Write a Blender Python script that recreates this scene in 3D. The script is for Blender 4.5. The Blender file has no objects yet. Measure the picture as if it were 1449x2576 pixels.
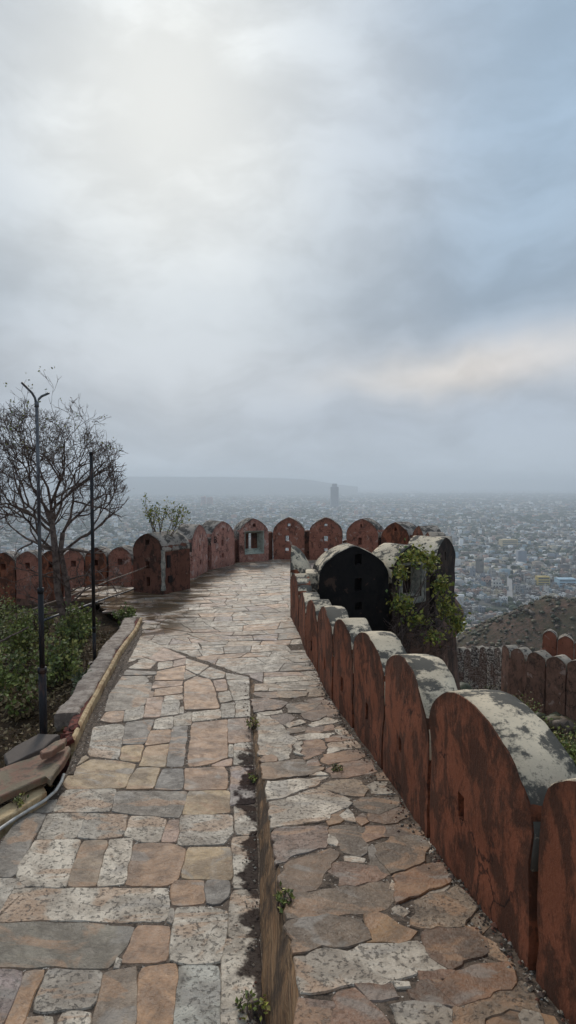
import bpy, bmesh, math, random
import numpy as np
from mathutils import Vector, Matrix, noise
R = random.Random(7)
scene = bpy.context.scene
COL = scene.collection
rad = math.radians
# ------------------------------------------------------------------ camera geometry
F = 1442.0; EYE = 3.2; TANP = 68 / F; PITCH = math.atan(TANP)
cp, sp = math.cos(PITCH), math.sin(PITCH)
def ray(x, y):
    cx = (x - 724.5) / F; cy = (1288 - y) / F
    return (cx, cp + cy * sp, -sp + cy * cp)
def at_z(x, y, z):
    d = ray(x, y); t = (z - EYE) / d[2]
    return Vector((d[0] * t, d[1] * t, z))
def at_Y(x, y, Y):
    d = ray(x, y); t = Y / d[1]
    return Vector((d[0] * t, Y, EYE + d[2] * t))
def on(x, y, fn):
    d = ray(x, y); t = 3.0
    for _ in range(40):
        z = fn(d[0] * t, d[1] * t); t = t * .4 + .6 * (z - EYE) / d[2]
    return Vector((d[0] * t, d[1] * t, EYE + d[2] * t))
def lerp(a, b, t): return a + (b - a) * t
def interp(x, tab):
    if x <= tab[0][0]: return tab[0][1]
    for (a, va), (b, vb) in zip(tab, tab[1:]):
        if x <= b: return va + (vb - va) * (x - a) / (b - a)
    return tab[-1][1]
# floors
CR0 = (-0.64, 9.6); CRN = (-.698, -.715)
def floorL(x, y):
    return .096 * max(0.0, (x - CR0[0]) * CRN[0] + (y - CR0[1]) * CRN[1])
RT = [(0, 1.27), (2.79, .80), (4.27, .55), (5.71, .35), (6.87, .2), (8.2, .09), (8.85, .0)]
def floorR(x, y): return interp(y, RT)
def N3(x, y, z=0.0, s=1.0): return noise.noise(Vector((x * s, y * s, z * s)))

# ------------------------------------------------------------------ object helpers
def link(o, parent=None):
    COL.objects.link(o)
    if parent: o.parent = parent
    return o
def tag(o, label=None, cat=None, group=None, kind=None):
    if label: o['label'] = label
    if cat: o['category'] = cat
    if group: o['group'] = group
    if kind: o['kind'] = kind
    return o
def empty(name, loc=(0, 0, 0)):
    o = bpy.data.objects.new(name, None); o.empty_display_size = .2
    link(o); o.location = loc; return o
def mesh_obj(name, verts, faces, mat=None, parent=None, origin=None, smooth=False, cols=None, mats=None, midx=None):
    if origin is None: origin = Vector((0, 0, 0))
    o_ = Vector(origin)
    me = bpy.data.meshes.new(name)
    me.from_pydata([(v[0] - o_[0], v[1] - o_[1], v[2] - o_[2]) for v in verts], [], faces)
    for m in (mats or ([mat] if mat else [])): me.materials.append(m)
    if midx: me.polygons.foreach_set('material_index', midx)
    if cols is not None:                      # per face colours (r,g,b,a)
        at = me.color_attributes.new('Col', 'FLOAT_COLOR', 'CORNER')
        buf = []
        for p, c in zip(me.polygons, cols): buf.extend(list(c) * p.loop_total)
        at.data.foreach_set('color', buf)
    if smooth: me.polygons.foreach_set('use_smooth', [True] * len(me.polygons))
    me.update()
    ob = bpy.data.objects.new(name, me); link(ob, parent)
    if parent: ob.location = o_ - parent.location
    else: ob.location = o_
    return ob
class MB:
    def __init__(s): s.v = []; s.f = []; s.c = []
    def add(s, vs, fs, c=(1, 1, 1, 1)):
        n = len(s.v); s.v.extend(vs); s.f.extend([tuple(i + n for i in f) for f in fs]); s.c.extend([c] * len(fs))
    def box(s, c, sz, rz=0, col=(1, 1, 1, 1), tilt=None):
        hx, hy, hz = sz[0] / 2, sz[1] / 2, sz[2] / 2
        M = Matrix.Rotation(rz, 3, 'Z')
        if tilt: M = M @ Matrix.Rotation(tilt[0], 3, 'X') @ Matrix.Rotation(tilt[1], 3, 'Y')
        vs = [Vector(c) + M @ Vector((x * hx, y * hy, z * hz)) for z in (-1, 1) for y in (-1, 1) for x in (-1, 1)]
        s.add(vs, [(0, 2, 3, 1), (4, 5, 7, 6), (0, 1, 5, 4), (2, 6, 7, 3), (0, 4, 6, 2), (1, 3, 7, 5)], col)
    def tube(s, pts, rs, n=6, col=(1, 1, 1, 1), cap=True):
        base = len(s.v); pts = [Vector(p) for p in pts]; rings = len(pts)
        up = Vector((0, 0, 1))
        for i, p in enumerate(pts):
            d = (pts[min(i + 1, rings - 1)] - pts[max(i - 1, 0)])
            if d.length < 1e-9: d = Vector((0, 0, 1))
            d.normalize()
            a = d.cross(up if abs(d.z) < .9 else Vector((1, 0, 0))).normalized(); b = d.cross(a)
            r = rs[i] if hasattr(rs, '__len__') else rs
            for k in range(n):
                t = 2 * math.pi * k / n
                s.v.append(p + a * (r * math.cos(t)) + b * (r * math.sin(t)))
        fs = []
        for i in range(rings - 1):
            for k in range(n):
                k2 = (k + 1) % n
                fs.append((base + i * n + k, base + i * n + k2, base + (i + 1) * n + k2, base + (i + 1) * n + k))
        if cap and n > 3:
            fs.append(tuple(base + k for k in range(n))[::-1]); fs.append(tuple(base + (rings - 1) * n + k for k in range(n)))
        s.f.extend(fs); s.c.extend([col] * len(fs))
    def leaf(s, p, d, size, col, R=R):
        d = Vector(d).normalized(); a = d.cross(Vector((R.uniform(-1, 1), R.uniform(-1, 1), R.uniform(-1, 1))))
        if a.length < 1e-4: a = Vector((1, 0, 0))
        a.normalize(); nn = d.cross(a)
        w = size * .32
        vs = [p, p + d * size * .5 + a * w + nn * size * .08, p + d * size, p + d * size * .5 - a * w + nn * size * .08]
        s.add(vs, [(0, 1, 2), (0, 2, 3)], col)
    def build(s, name, mat, parent=None, origin=None, smooth=False, cols=False):
        return mesh_obj(name, s.v, s.f, mat, parent, origin, smooth, s.c if cols else None)
def ico(sub=1):
    bm = bmesh.new(); bmesh.ops.create_icosphere(bm, subdivisions=sub, radius=1)
    v = [tuple(x.co) for x in bm.verts]; f = [tuple(q.index for q in p.verts) for p in bm.faces]; bm.free(); return v, f
ICO0 = ([(1, 0, 0), (-1, 0, 0), (0, 1, 0), (0, -1, 0), (0, 0, 1), (0, 0, -1)], [(0, 2, 4), (2, 1, 4), (1, 3, 4), (3, 0, 4), (2, 0, 5), (1, 2, 5), (3, 1, 5), (0, 3, 5)])
ICO1 = ico(1); ICO2 = ico(2)

# ------------------------------------------------------------------ material helpers
class NT:
    def __init__(s, name):
        s.m = bpy.data.materials.new(name); s.m.use_nodes = True; s.t = s.m.node_tree
        s.b = s.t.nodes['Principled BSDF']; s.pos = s.n('ShaderNodeNewGeometry').outputs['Position']
    def n(s, t, **k):
        x = s.t.nodes.new(t)
        for a, b in k.items(): setattr(x, a, b)
        return x
    def l(s, a, b): s.t.links.new(a, b)
    def setv(s, sock, v):
        if hasattr(v, 'is_output') or isinstance(v, bpy.types.NodeSocket): s.l(v, sock)
        else: sock.default_value = v
    def vscale(s, vec, sc):
        x = s.n('ShaderNodeVectorMath', operation='MULTIPLY'); s.setv(x.inputs[0], vec); x.inputs[1].default_value = sc; return x.outputs[0]
    def vadd(s, a, b):
        x = s.n('ShaderNodeVectorMath', operation='ADD'); s.setv(x.inputs[0], a); s.setv(x.inputs[1], b); return x.outputs[0]
    def noise(s, sc, det=4, rough=.6, vec=None, dist=0.0, col=False):
        x = s.n('ShaderNodeTexNoise'); s.l(vec or s.pos, x.inputs['Vector']); x.inputs['Scale'].default_value = sc
        x.inputs['Detail'].default_value = det; x.inputs['Roughness'].default_value = rough; x.inputs['Distortion'].default_value = dist
        return x.outputs['Color' if col else 'Fac']
    def vor(s, sc, vec=None, feat='F1', out='Distance'):
        x = s.n('ShaderNodeTexVoronoi', feature=feat); s.l(vec or s.pos, x.inputs['Vector']); x.inputs['Scale'].default_value = sc
        return x.outputs[out]
    def ramp(s, v, a, b, va=0.0, vb=1.0):
        x = s.n('ShaderNodeMapRange', interpolation_type='SMOOTHSTEP'); s.l(v, x.inputs[0])
        for i, q in zip((1, 2, 3, 4), (a, b, va, vb)): x.inputs[i].default_value = q
        return x.outputs[0]
    def math(s, op, a, b=0.0, c=0.0):
        x = s.n('ShaderNodeMath', operation=op); s.setv(x.inputs[0], a); s.setv(x.inputs[1], b)
        if op in ('MULTIPLY_ADD',): s.setv(x.inputs[2], c)
        return x.outputs[0]
    def mix(s, f, a, b, mode='MIX'):
        x = s.n('ShaderNodeMix', data_type='RGBA', blend_type=mode); s.setv(x.inputs[0], f)
        s.setv(x.inputs[6], a if not isinstance(a, tuple) else (*a, 1)); s.setv(x.inputs[7], b if not isinstance(b, tuple) else (*b, 1))
        return x.outputs[2]
    def attr(s, name, out='Color'):
        x = s.n('ShaderNodeAttribute', attribute_name=name); return x.outputs[out]
    def sep(s, v):
        x = s.n('ShaderNodeSeparateXYZ'); s.l(v, x.inputs[0]); return x.outputs
    def bump(s, h, strength=.5, dist=.01):
        x = s.n('ShaderNodeBump'); s.l(h, x.inputs['Height']); x.inputs['Strength'].default_value = strength
        x.inputs['Distance'].default_value = dist; s.l(x.outputs[0], s.b.inputs['Normal'])
    def done(s, col, rough=.85, spec=.25):
        s.setv(s.b.inputs['Base Color'], (*col, 1) if isinstance(col, tuple) else col)
        s.setv(s.b.inputs['Roughness'], rough); s.b.inputs['Specular IOR Level'].default_value = spec
        return s.m

def m_plaster(name, red, dark, wear, k_dark=.5, k_wear=.6, sc=1.0, black=None):
    t = NT(name)
    st = t.noise(1.0, 8, .70, t.vscale(t.pos, (3.6 * sc, 3.6 * sc, 2.3 * sc)), .25)
    st2 = t.noise(1.0, 7, .75, t.vscale(t.pos, (13 * sc, 13 * sc, 7 * sc)), .2)
    big = t.noise(1.6 * sc, 5, .6)
    fine = t.noise(38 * sc, 4, .7)
    c = t.mix(t.ramp(big, .3, .7), red, tuple(v * .72 for v in red))
    c = t.mix(t.math('MULTIPLY', t.ramp(st, k_dark, k_dark + .09), .82), c, dark)
    c = t.mix(t.math('MULTIPLY', t.ramp(st2, .53, .62), .55), c, dark)
    c = t.mix(t.math('MULTIPLY', t.ramp(t.noise(2.7 * sc, 6, .65, None, .5), k_wear, k_wear + .06), .8), c, wear)
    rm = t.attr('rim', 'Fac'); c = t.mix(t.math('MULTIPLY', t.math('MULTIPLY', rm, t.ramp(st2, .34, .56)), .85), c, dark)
    if black: c = t.mix(t.ramp(t.noise(1.1, 5, .6), black, black + .1), c, (.012, .011, .011))
    c = t.mix(.5, c, t.mix(t.ramp(fine, .3, .7), (.6, .6, .6), (1.25, 1.25, 1.25)), 'MULTIPLY') if False else t.mix(t.ramp(fine, .25, .75, 0, .35), c, tuple(v * .5 for v in red))
    cr = t.vor(1.7 * sc, t.vadd(t.pos, t.vscale(t.noise(3.0, 5, .6, None, 0, True), (.5, .5, .5))), 'DISTANCE_TO_EDGE')
    c = t.mix(t.math('MULTIPLY', t.ramp(cr, .022, .004), t.ramp(t.noise(.9, 3), .46, .56, 0, .8)), c, (.02, .012, .01))
    t.bump(t.math('ADD', t.math('MULTIPLY', big, 2.0), t.math('ADD', st2, fine)), .5, .014)
    return t.done(c, .88, .2)
def m_cap(name, pale=(.76, .64, .47), dark=(.06, .06, .056), k=.5, sc=1.0):
    t = NT(name)
    a = t.noise(2.7 * sc, 9, .70, None, .15); b = t.noise(26 * sc, 5, .75); g = t.noise(1.6 * sc, 3, .5)
    c = t.mix(t.ramp(g, .35, .65), pale, tuple(v * .72 for v in pale))
    c = t.mix(t.math('MULTIPLY', t.ramp(a, k, k + .06), .92), c, dark)
    c = t.mix(t.math('MULTIPLY', t.ramp(b, .55, .62), .5), c, (.11, .10, .085))
    t.bump(t.math('ADD', a, b), .5, .01)
    return t.done(c, .9, .2)
M = {}
M['red_near'] = m_plaster('red lime plaster', (.33, .112, .058), (.046, .027, .019), (.42, .19, .11), .46, .66)
M['red_far'] = m_plaster('weathered red plaster', (.44, .185, .125), (.075, .046, .038), (.50, .37, .31), .52, .59, 1.3)
M['pink'] = m_plaster('faded pink plaster', (.58, .29, .225), (.11, .062, .052), (.60, .46, .40), .52, .56, 1.3)
M['black_wall'] = m_plaster('blackened plaster', (.020, .017, .016), (.008, .008, .008), (.10, .06, .042), .5, .60)
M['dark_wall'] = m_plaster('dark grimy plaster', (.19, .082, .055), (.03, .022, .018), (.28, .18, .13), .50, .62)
M['grim'] = m_plaster('soot streaked plaster', (.085, .055, .042), (.018, .016, .015), (.22, .15, .11), .47, .61)
M['orange'] = m_plaster('orange plaster', (.36, .13, .075), (.10, .05, .035), (.45, .25, .18), .62, .64, .8)
M['tower'] = m_plaster('grimy tower plaster', (.21, .115, .08), (.035, .026, .021), (.36, .22, .16), .47, .6, .7)
M['lowred'] = m_plaster('mauve weathered plaster', (.29, .155, .105), (.075, .05, .038), (.48, .35, .29), .50, .60, .7)
M['cap'] = m_cap('lichened cap plaster', k=.475)
M['cap_grey'] = m_cap('grey cap plaster', (.38, .33, .28), (.06, .055, .05), .48, 1.4)
M['cap_low'] = m_cap('weathered coping', (.42, .36, .29), (.06, .055, .05), .52, .8)
t = NT('green grey plaster'); c = t.mix(t.ramp(t.noise(9, 5, .7), .35, .7), (.42, .45, .38), (.22, .235, .20)); t.bump(t.noise(30), .3, .01); M['green'] = t.done(c)

t = NT('pale lime plaster'); c = t.mix(t.ramp(t.noise(7, 6, .7), .4, .62), (.38, .35, .29), (.16, .165, .145)); t.bump(t.noise(20), .4, .01); M['pale'] = t.done(c)
def m_rubble(name):
    t = NT(name)
    v = t.vor(4.6, t.vscale(t.pos, (1, 1, 1.9)), 'F1'); vc = t.vor(4.6, t.vscale(t.pos, (1, 1, 1.9)), 'F1', 'Color')
    g = t.sep(vc)[0]
    c = t.mix(g, (.15, .12, .10), (.40, .34, .28))
    c = t.mix(t.ramp(v, .42, .75), c, (.05, .036, .028)); c = t.mix(t.ramp(t.noise(.8, 4), .45, .6, 0, .7), c, (.12, .065, .045))
    t.bump(t.math('SUBTRACT', 1.0, v), .9, .08)
    return t.done(c)
M['rubble'] = m_rubble('rubble stone')
def m_slab():
    t = NT('sandstone slabs')
    A = t.n('ShaderNodeAttribute', attribute_name='Col'); base = A.outputs['Color']; kind = A.outputs['Alpha']
    off = t.vscale(base, (37, 53, 71)); vp = t.vadd(t.pos, off)
    n1 = t.noise(2.6, 6, .62, vp, .8); n2 = t.noise(46, 4, .7, vp); n3 = t.noise(1.6, 4, .55, t.vscale(vp, (1, 1.6, 1)), 1.2)
    n4 = t.noise(9, 6, .7, vp, .5)
    dk = t.mix(1.0, base, (.50, .47, .45), 'MULTIPLY')
    c = t.mix(t.ramp(n1, .40, .60), base, dk)
    c = t.mix(t.math('MULTIPLY', t.ramp(n3, .53, .60), .62), c, (.38, .20, .095))
    c = t.mix(t.math('MULTIPLY', t.ramp(n3, .43, .35, 0, 1), .6), c, (.27, .245, .215))
    c = t.mix(t.ramp(n4, .45, .75, 0, .5), c, (.115, .095, .075))
    pits = t.ramp(t.noise(34, 5, .7, vp, .1), .55, .62)
    c = t.mix(t.math('MULTIPLY', t.math('MULTIPLY', pits, kind), .75), c, (.07, .058, .048))
    c = t.mix(t.ramp(n2, .3, .75, 0, .3), c, (.33, .29, .24))
    # dark run-off stains beside the step wall, and moss patches on the bastion floor
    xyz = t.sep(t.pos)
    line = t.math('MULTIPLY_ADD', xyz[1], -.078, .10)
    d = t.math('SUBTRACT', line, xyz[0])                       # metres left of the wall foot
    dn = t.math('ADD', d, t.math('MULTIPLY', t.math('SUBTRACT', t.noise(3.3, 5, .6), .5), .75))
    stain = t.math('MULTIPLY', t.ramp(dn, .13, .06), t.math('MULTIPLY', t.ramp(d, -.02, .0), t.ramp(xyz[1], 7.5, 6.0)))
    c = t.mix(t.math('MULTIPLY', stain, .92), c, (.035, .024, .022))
    mo = t.math('MULTIPLY', t.ramp(t.noise(.8, 6, .65, t.vscale(t.pos, (.7, 1.3, 1)), 1.2), .42, .54), t.math('MULTIPLY', t.ramp(xyz[0], -1.2, -3.2), t.ramp(xyz[1], 11.0, 12.6)))
    c = t.mix(t.math('MULTIPLY', mo, .82), c, (.085, .052, .028))
    mo2 = t.math('MULTIPLY', t.ramp(t.noise(1.1, 6, .65), .52, .66), t.ramp(xyz[1], 8.5, 14))
    c = t.mix(t.math('MULTIPLY', mo2, .45), c, (.10, .065, .045))
    t.bump(t.math('ADD', t.math('MULTIPLY', n4, 1.6), t.math('SUBTRACT', t.math('MULTIPLY', n2, .6), t.math('MULTIPLY', pits, t.math('MULTIPLY', kind, .6)))), .75, .014)
    rg = t.math('MAXIMUM', t.ramp(n4, .3, .7, .38, .72), t.math('MULTIPLY', t.math('MAXIMUM', mo, stain), 1.0)); t.l(t.math('MULTIPLY_ADD', t.math('MAXIMUM', mo, stain), -.4, .45), t.b.inputs['Specular IOR Level'])
    m = t.done(c, rg, .45); return m
M['slab'] = m_slab()
t = NT('mortar'); a = t.noise(22, 6, .75); c = t.mix(t.ramp(a, .35, .62), (.045, .035, .028), (.17, .13, .10))
c = t.mix(t.ramp(t.noise(38, 3), .64, .67), c, (.62, .57, .50)); t.bump(a, .8, .02); M['mortar'] = t.done(c, .9, .2)
t = NT('banded step wall'); a = t.noise(1.0, 6, .7, t.vscale(t.pos, (26, 1.1, 26)), .5); b = t.noise(1.0, 4, .7, t.vscale(t.pos, (70, 2.5, 70)))
c = t.mix(t.ramp(a, .36, .62), (.24, .13, .06), (.07, .04, .022)); c = t.mix(t.ramp(b, .47, .60, 0, .7), c, (.32, .20, .105))
c = t.mix(t.ramp(t.noise(2.4, 7, .7), .46, .58, 0, .85), c, (.045, .03, .02)); t.bump(t.math('ADD', a, b), .8, .02); M['stepwall'] = t.done(c, .75, .3)
t = NT('yellow stone edging'); a = t.noise(7, 6, .7); c = t.mix(t.ramp(a, .4, .62), (.60, .45, .26), (.34, .21, .11)); t.bump(a, .6, .02); M['yellow'] = t.done(c)
t = NT('kerb plaster'); a = t.noise(5, 6, .7); c = t.mix(t.ramp(a, .38, .62), (.42, .35, .29), (.20, .155, .125)); c = t.mix(t.ramp(t.noise(30, 4), .55, .68, 0, .7), c, (.08, .065, .055)); t.bump(a, .6, .02); M['kerb'] = t.done(c)
t = NT('broken brick'); a = t.noise(14, 5, .7); c = t.mix(t.ramp(a, .4, .6), (.20, .055, .04), (.06, .025, .02)); t.bump(a, .9, .03); M['brick'] = t.done(c)
t = NT('loose sandstone'); a = t.noise(3.5, 6, .65, t.vscale(t.pos, (1.5, 1, 1)), 1.0); c = t.mix(t.ramp(a, .42, .58), (.25, .135, .09), (.20, .155, .10)); c = t.mix(t.ramp(t.noise(9, 5), .55, .65, 0, .7), c, (.10, .075, .055)); t.bump(t.noise(18, 5), .6, .015); M['loose'] = t.done(c, .7)
t = NT('dark slate'); a = t.noise(6, 5, .6); c = t.mix(a, (.09, .075, .065), (.16, .13, .11)); t.bump(a, .5, .015); M['slate'] = t.done(c)
t = NT('dark iron'); a = t.noise(9, 5, .7, t.vscale(t.pos, (1, 1, .3))); c = t.mix(t.ramp(a, .5, .62), (.012, .012, .014), (.06, .03, .022)); M['iron'] = t.done(c, .6, .35)
t = NT('galvanised pipe'); a = t.noise(9, 5, .7, t.vscale(t.pos, (1, 1, .25))); c = t.mix(t.ramp(a, .45, .6), (.15, .16, .17), (.05, .04, .04)); t.b.inputs['Metallic'].default_value = .3; M['galv'] = t.done(c, .55, .4)
t = NT('white plastic pipe'); M['pvc'] = t.done(t.mix(t.ramp(t.noise(12), .4, .7), (.62, .60, .55), (.38, .35, .30)), .5, .4)
t = NT('bamboo'); M['bamboo'] = t.done(t.mix(t.ramp(t.noise(7), .4, .65), (.33, .25, .19), (.16, .10, .075)), .7)
t = NT('bark'); M['bark'] = t.done(t.mix(t.ramp(t.noise(8, 4), .35, .65), (.075, .052, .045), (.19, .14, .115)), .9, .15)
t = NT('leaves'); A = t.attr('Col'); cc = t.mix(t.ramp(t.noise(40), .35, .7, 0, .4), A, (.03, .04, .012)); t.b.inputs['Subsurface Weight'].default_value = 0.0; M['leaf'] = t.done(cc, .6, .3)
t = NT('bank earth'); a = t.noise(6, 7, .75); c = t.mix(t.ramp(a, .35, .65), (.075, .048, .028), (.028, .02, .013)); c = t.mix(t.ramp(t.noise(34, 5, .8), .54, .66, 0, .8), c, (.17, .11, .055)); t.bump(a, 1.0, .06); M['earth'] = t.done(c, .95, .1)
t = NT('scrub hillside'); a = t.noise(.07, 8, .7); b = t.noise(.5, 6, .75)
c = t.mix(t.ramp(a, .38, .62), (.135, .085, .062), (.075, .066, .040)); c = t.mix(t.ramp(b, .46, .60, 0, .8), c, (.045, .04, .026)); c = t.mix(t.ramp(t.noise(.23, 7, .75), .56, .62, 0, .8), c, (.19, .115, .085)); t.bump(b, 1.0, .8)
xyz = t.sep(t.pos)
pl = t.ramp(xyz[2], -172, -186)
ci = t.noise(.012, 8, .8); city = t.mix(t.ramp(ci, .44, .58), (.15, .14, .125), (.05, .06, .042))
c = t.mix(pl, c, city); M['terrain'] = t.done(c, .95, .1)
t = NT('houses'); A = t.attr('Col'); M['house'] = t.done(A, .85, .2)
t = NT('far ridge'); M['ridge'] = t.done(t.mix(t.noise(.004, 6), (.035, .045, .035), (.06, .06, .045)), .95, .1)
t = NT('asphalt'); M['road'] = t.done((.30, .29, .28), .9)
t = NT('dark paint'); M['paint'] = t.done((.02, .015, .015), .8)
t = NT('white enamel'); M['enamel'] = t.done((.7, .7, .7), .4)

# ------------------------------------------------------------------ sky, sun
SUN_EL, SUN_AZ = rad(34), rad(-10.5)      # azimuth from +Y towards +X
w = bpy.data.worlds.new('World'); scene.world = w; w.use_nodes = True
nt = w.node_tree
bg = nt.nodes['Background']; L = nt.links.new
def wn(t_, **k):
    x = nt.nodes.new(t_)
    for a, b in k.items(): setattr(x, a, b)
    return x
sky = wn('ShaderNodeTexSky', sky_type='NISHITA'); sky.sun_disc = False; sky.sun_elevation = SUN_EL; sky.sun_rotation = SUN_AZ
sky.dust_density = 3.0; sky.air_density = 1.2
tc = wn('ShaderNodeTexCoord'); gen = tc.outputs['Generated']
nrm = wn('ShaderNodeVectorMath', operation='NORMALIZE'); L(gen, nrm.inputs[0]); D0 = nrm.outputs[0]
wz = wn('ShaderNodeTexNoise'); L(D0, wz.inputs['Vector']); wz.inputs['Scale'].default_value = 2.6; wz.inputs['Detail'].default_value = 5; wz.inputs['Roughness'].default_value = .5
sb = wn('ShaderNodeVectorMath', operation='SUBTRACT'); L(wz.outputs['Color'], sb.inputs[0]); sb.inputs[1].default_value = (.5, .5, .5)
scv = wn('ShaderNodeVectorMath', operation='SCALE'); L(sb.outputs[0], scv.inputs[0]); scv.inputs['Scale'].default_value = .22
ad = wn('ShaderNodeVectorMath', operation='ADD'); L(D0, ad.inputs[0]); L(scv.outputs[0], ad.inputs[1]); DW = ad.outputs[0]
def dirpix(x, y):
    return Vector(ray(x, y)).normalized()
def m2(op, a, b=0.0):
    x = wn('ShaderNodeMath', operation=op)
    for i, q in enumerate((a, b)):
        if isinstance(q, (int, float)): x.inputs[i].default_value = q
        else: L(q, x.inputs[i])
    return x.outputs[0]
def gauss(px, py, wx, wy, amp=1.0, src=None):
    """soft patch of cloud light round a direction; widths in the photo's pixels"""
    c = dirpix(px, py); ax = Vector((c.y, -c.x, 0)).normalized(); ay = ax.cross(c).normalized()
    s1 = wn('ShaderNodeVectorMath', operation='SUBTRACT'); L(src or DW, s1.inputs[0]); s1.inputs[1].default_value = c
    outs = []
    for a_, w_ in ((ax, wx), (ay, wy), (c, max(wx, wy) * 2)):
        d_ = wn('ShaderNodeVectorMath', operation='DOT_PRODUCT'); L(s1.outputs[0], d_.inputs[0]); d_.inputs[1].default_value = a_
        outs.append(m2('POWER', m2('ABSOLUTE', m2('DIVIDE', d_.outputs['Value'], w_ / F)), 2.0))
    e = m2('EXPONENT', m2('MULTIPLY', m2('ADD', m2('ADD', outs[0], outs[1]), outs[2]), -1.0))
    return m2('MULTIPLY', e, amp)
def wmix(f, a, b):
    x = wn('ShaderNodeMix', data_type='RGBA')
    for s_, q in ((x.inputs[0], f), (x.inputs[6], a), (x.inputs[7], b)):
        if isinstance(q, tuple): s_.default_value = (*q, 1)
        elif isinstance(q, (int, float)): s_.default_value = q
        else: L(q, s_)
    return x.outputs[2]
zs = wn('ShaderNodeSeparateXYZ'); L(D0, zs.inputs[0]); Z = zs.outputs[2]
def wramp(v, a, b, va=0., vb=1.):
    x = wn('ShaderNodeMapRange', interpolation_type='SMOOTHSTEP'); L(v, x.inputs[0])
    for i, q in zip((1, 2, 3, 4), (a, b, va, vb)): x.inputs[i].default_value = q
    return x.outputs[0]
K = .82
def srgb(r, g, b):
    f = lambda v: (v / 255 / 12.92) if v / 255 <= .04045 else ((v / 255 + .055) / 1.055) ** 2.4
    return (f(r) * K, f(g) * K, f(b) * K)
c = wmix(wramp(Z, 0.0, .13), srgb(180, 192, 204), srgb(176, 187, 200))
c = wmix(wramp(Z, .12, .30), c, srgb(163, 178, 193))
c = wmix(wramp(Z, .34, .62), c, srgb(168, 184, 202))
c = wmix(gauss(1120, 740, 560, 130, .8), c, srgb(152, 168, 185))
c = wmix(gauss(1350, 150, 240, 420, .75), c, srgb(160, 186, 210))
c = wmix(gauss(980, 330, 200, 220, .4), c, srgb(196, 207, 220))
c = wmix(gauss(520, 880, 700, 90, .45), c, srgb(196, 200, 206))
c = wmix(gauss(1190, 925, 300, 48, 1.0), c, srgb(226, 220, 213))
c = wmix(gauss(1330, 905, 300, 75, .5), c, srgb(212, 210, 210))
c = wmix(gauss(340, 420, 480, 470, .6), c, srgb(206, 212, 217))
c = wmix(gauss(400, 160, 350, 380, .75), c, srgb(226, 231, 232))
c = wmix(gauss(440, 250, 270, 330, .85), c, srgb(243, 247, 246))
# wispy cloud structure
st_ = wn('ShaderNodeVectorMath', operation='MULTIPLY'); L(DW, st_.inputs[0]); st_.inputs[1].default_value = (2.2, 2.2, 5.5)
cn = wn('ShaderNodeTexNoise'); L(st_.outputs[0], cn.inputs['Vector']); cn.inputs['Scale'].default_value = 1.6; cn.inputs['Detail'].default_value = 6; cn.inputs['Roughness'].default_value = .56
cl = m2('ADD', m2('MULTIPLY', wramp(cn.outputs['Fac'], .34, .66), .24), .88)
vm = wn('ShaderNodeVectorMath', operation='SCALE'); L(c, vm.inputs[0]); L(cl, vm.inputs['Scale'])
k10 = wn('ShaderNodeVectorMath', operation='SCALE'); L(vm.outputs[0], k10.inputs[0]); k10.inputs['Scale'].default_value = 10.0
fin = wmix(.985, sky.outputs[0], k10.outputs[0])
L(fin, bg.inputs['Color']); bg.inputs['Strength'].default_value = .1
sun = bpy.data.lights.new('sun', 'SUN'); sun.energy = 1.5; sun.angle = rad(14); sun.color = (1, .91, .79)
so = bpy.data.objects.new('sun', sun); link(so)
sd = Vector((math.sin(SUN_AZ) * math.cos(SUN_EL), math.cos(SUN_AZ) * math.cos(SUN_EL), math.sin(SUN_EL)))
so.rotation_euler = sd.to_track_quat('Z', 'Y').to_euler(); so.location = sd * 50
cam = bpy.data.cameras.new('camera'); cam.sensor_fit = 'VERTICAL'; cam.sensor_height = 36; cam.sensor_width = 36 * .5625
cam.lens = F / 2576 * 36; cam.clip_start = .05; cam.clip_end = 80000
co = bpy.data.objects.new('camera', cam); link(co); co.location = (0, 0, EYE); co.rotation_euler = (rad(90) - PITCH, 0, 0)
scene.camera = co
vs_ = scene.view_settings; vs_.view_transform = 'Standard'; vs_.look = 'None'; vs_.exposure = 0.28; vs_.gamma = 1.0
cy = scene.cycles; cy.use_denoising = True; cy.max_bounces = 6; cy.diffuse_bounces = 3; cy.volume_bounces = 3; cy.transparent_max_bounces = 6
cy.use_adaptive_sampling = True; cy.adaptive_threshold = .015

# ------------------------------------------------------------------ terrain
FOOT = [(-16, -8), (-16, 22), (-5, 19), (-4.5, 21.5), (-2.5, 24), (2, 24.5), (4.5, 21), (5, 16), (3, 13), (.9, 12.5), (1.0, 8), (1.6, 3), (2.4, 0), (4, -8)]
def foot_dist(x, y):
    inside = False; best = 1e9; n = len(FOOT)
    for i in range(n):
        x1, y1 = FOOT[i]; x2, y2 = FOOT[(i + 1) % n]
        if (y1 > y) != (y2 > y) and x < (x2 - x1) * (y - y1) / (y2 - y1) + x1: inside = not inside
        dx, dy = x2 - x1, y2 - y1; tt = max(0, min(1, ((x - x1) * dx + (y - y1) * dy) / (dx * dx + dy * dy)))
        best = min(best, math.hypot(x - x1 - dx * tt, y - y1 - dy * tt))
    return -best if inside else best
def smax(a, b, k): 
    h = max(0, min(1, .5 + .5 * (a - b) / k)); return b + (a - b) * h + k * h * (1 - h)
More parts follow.
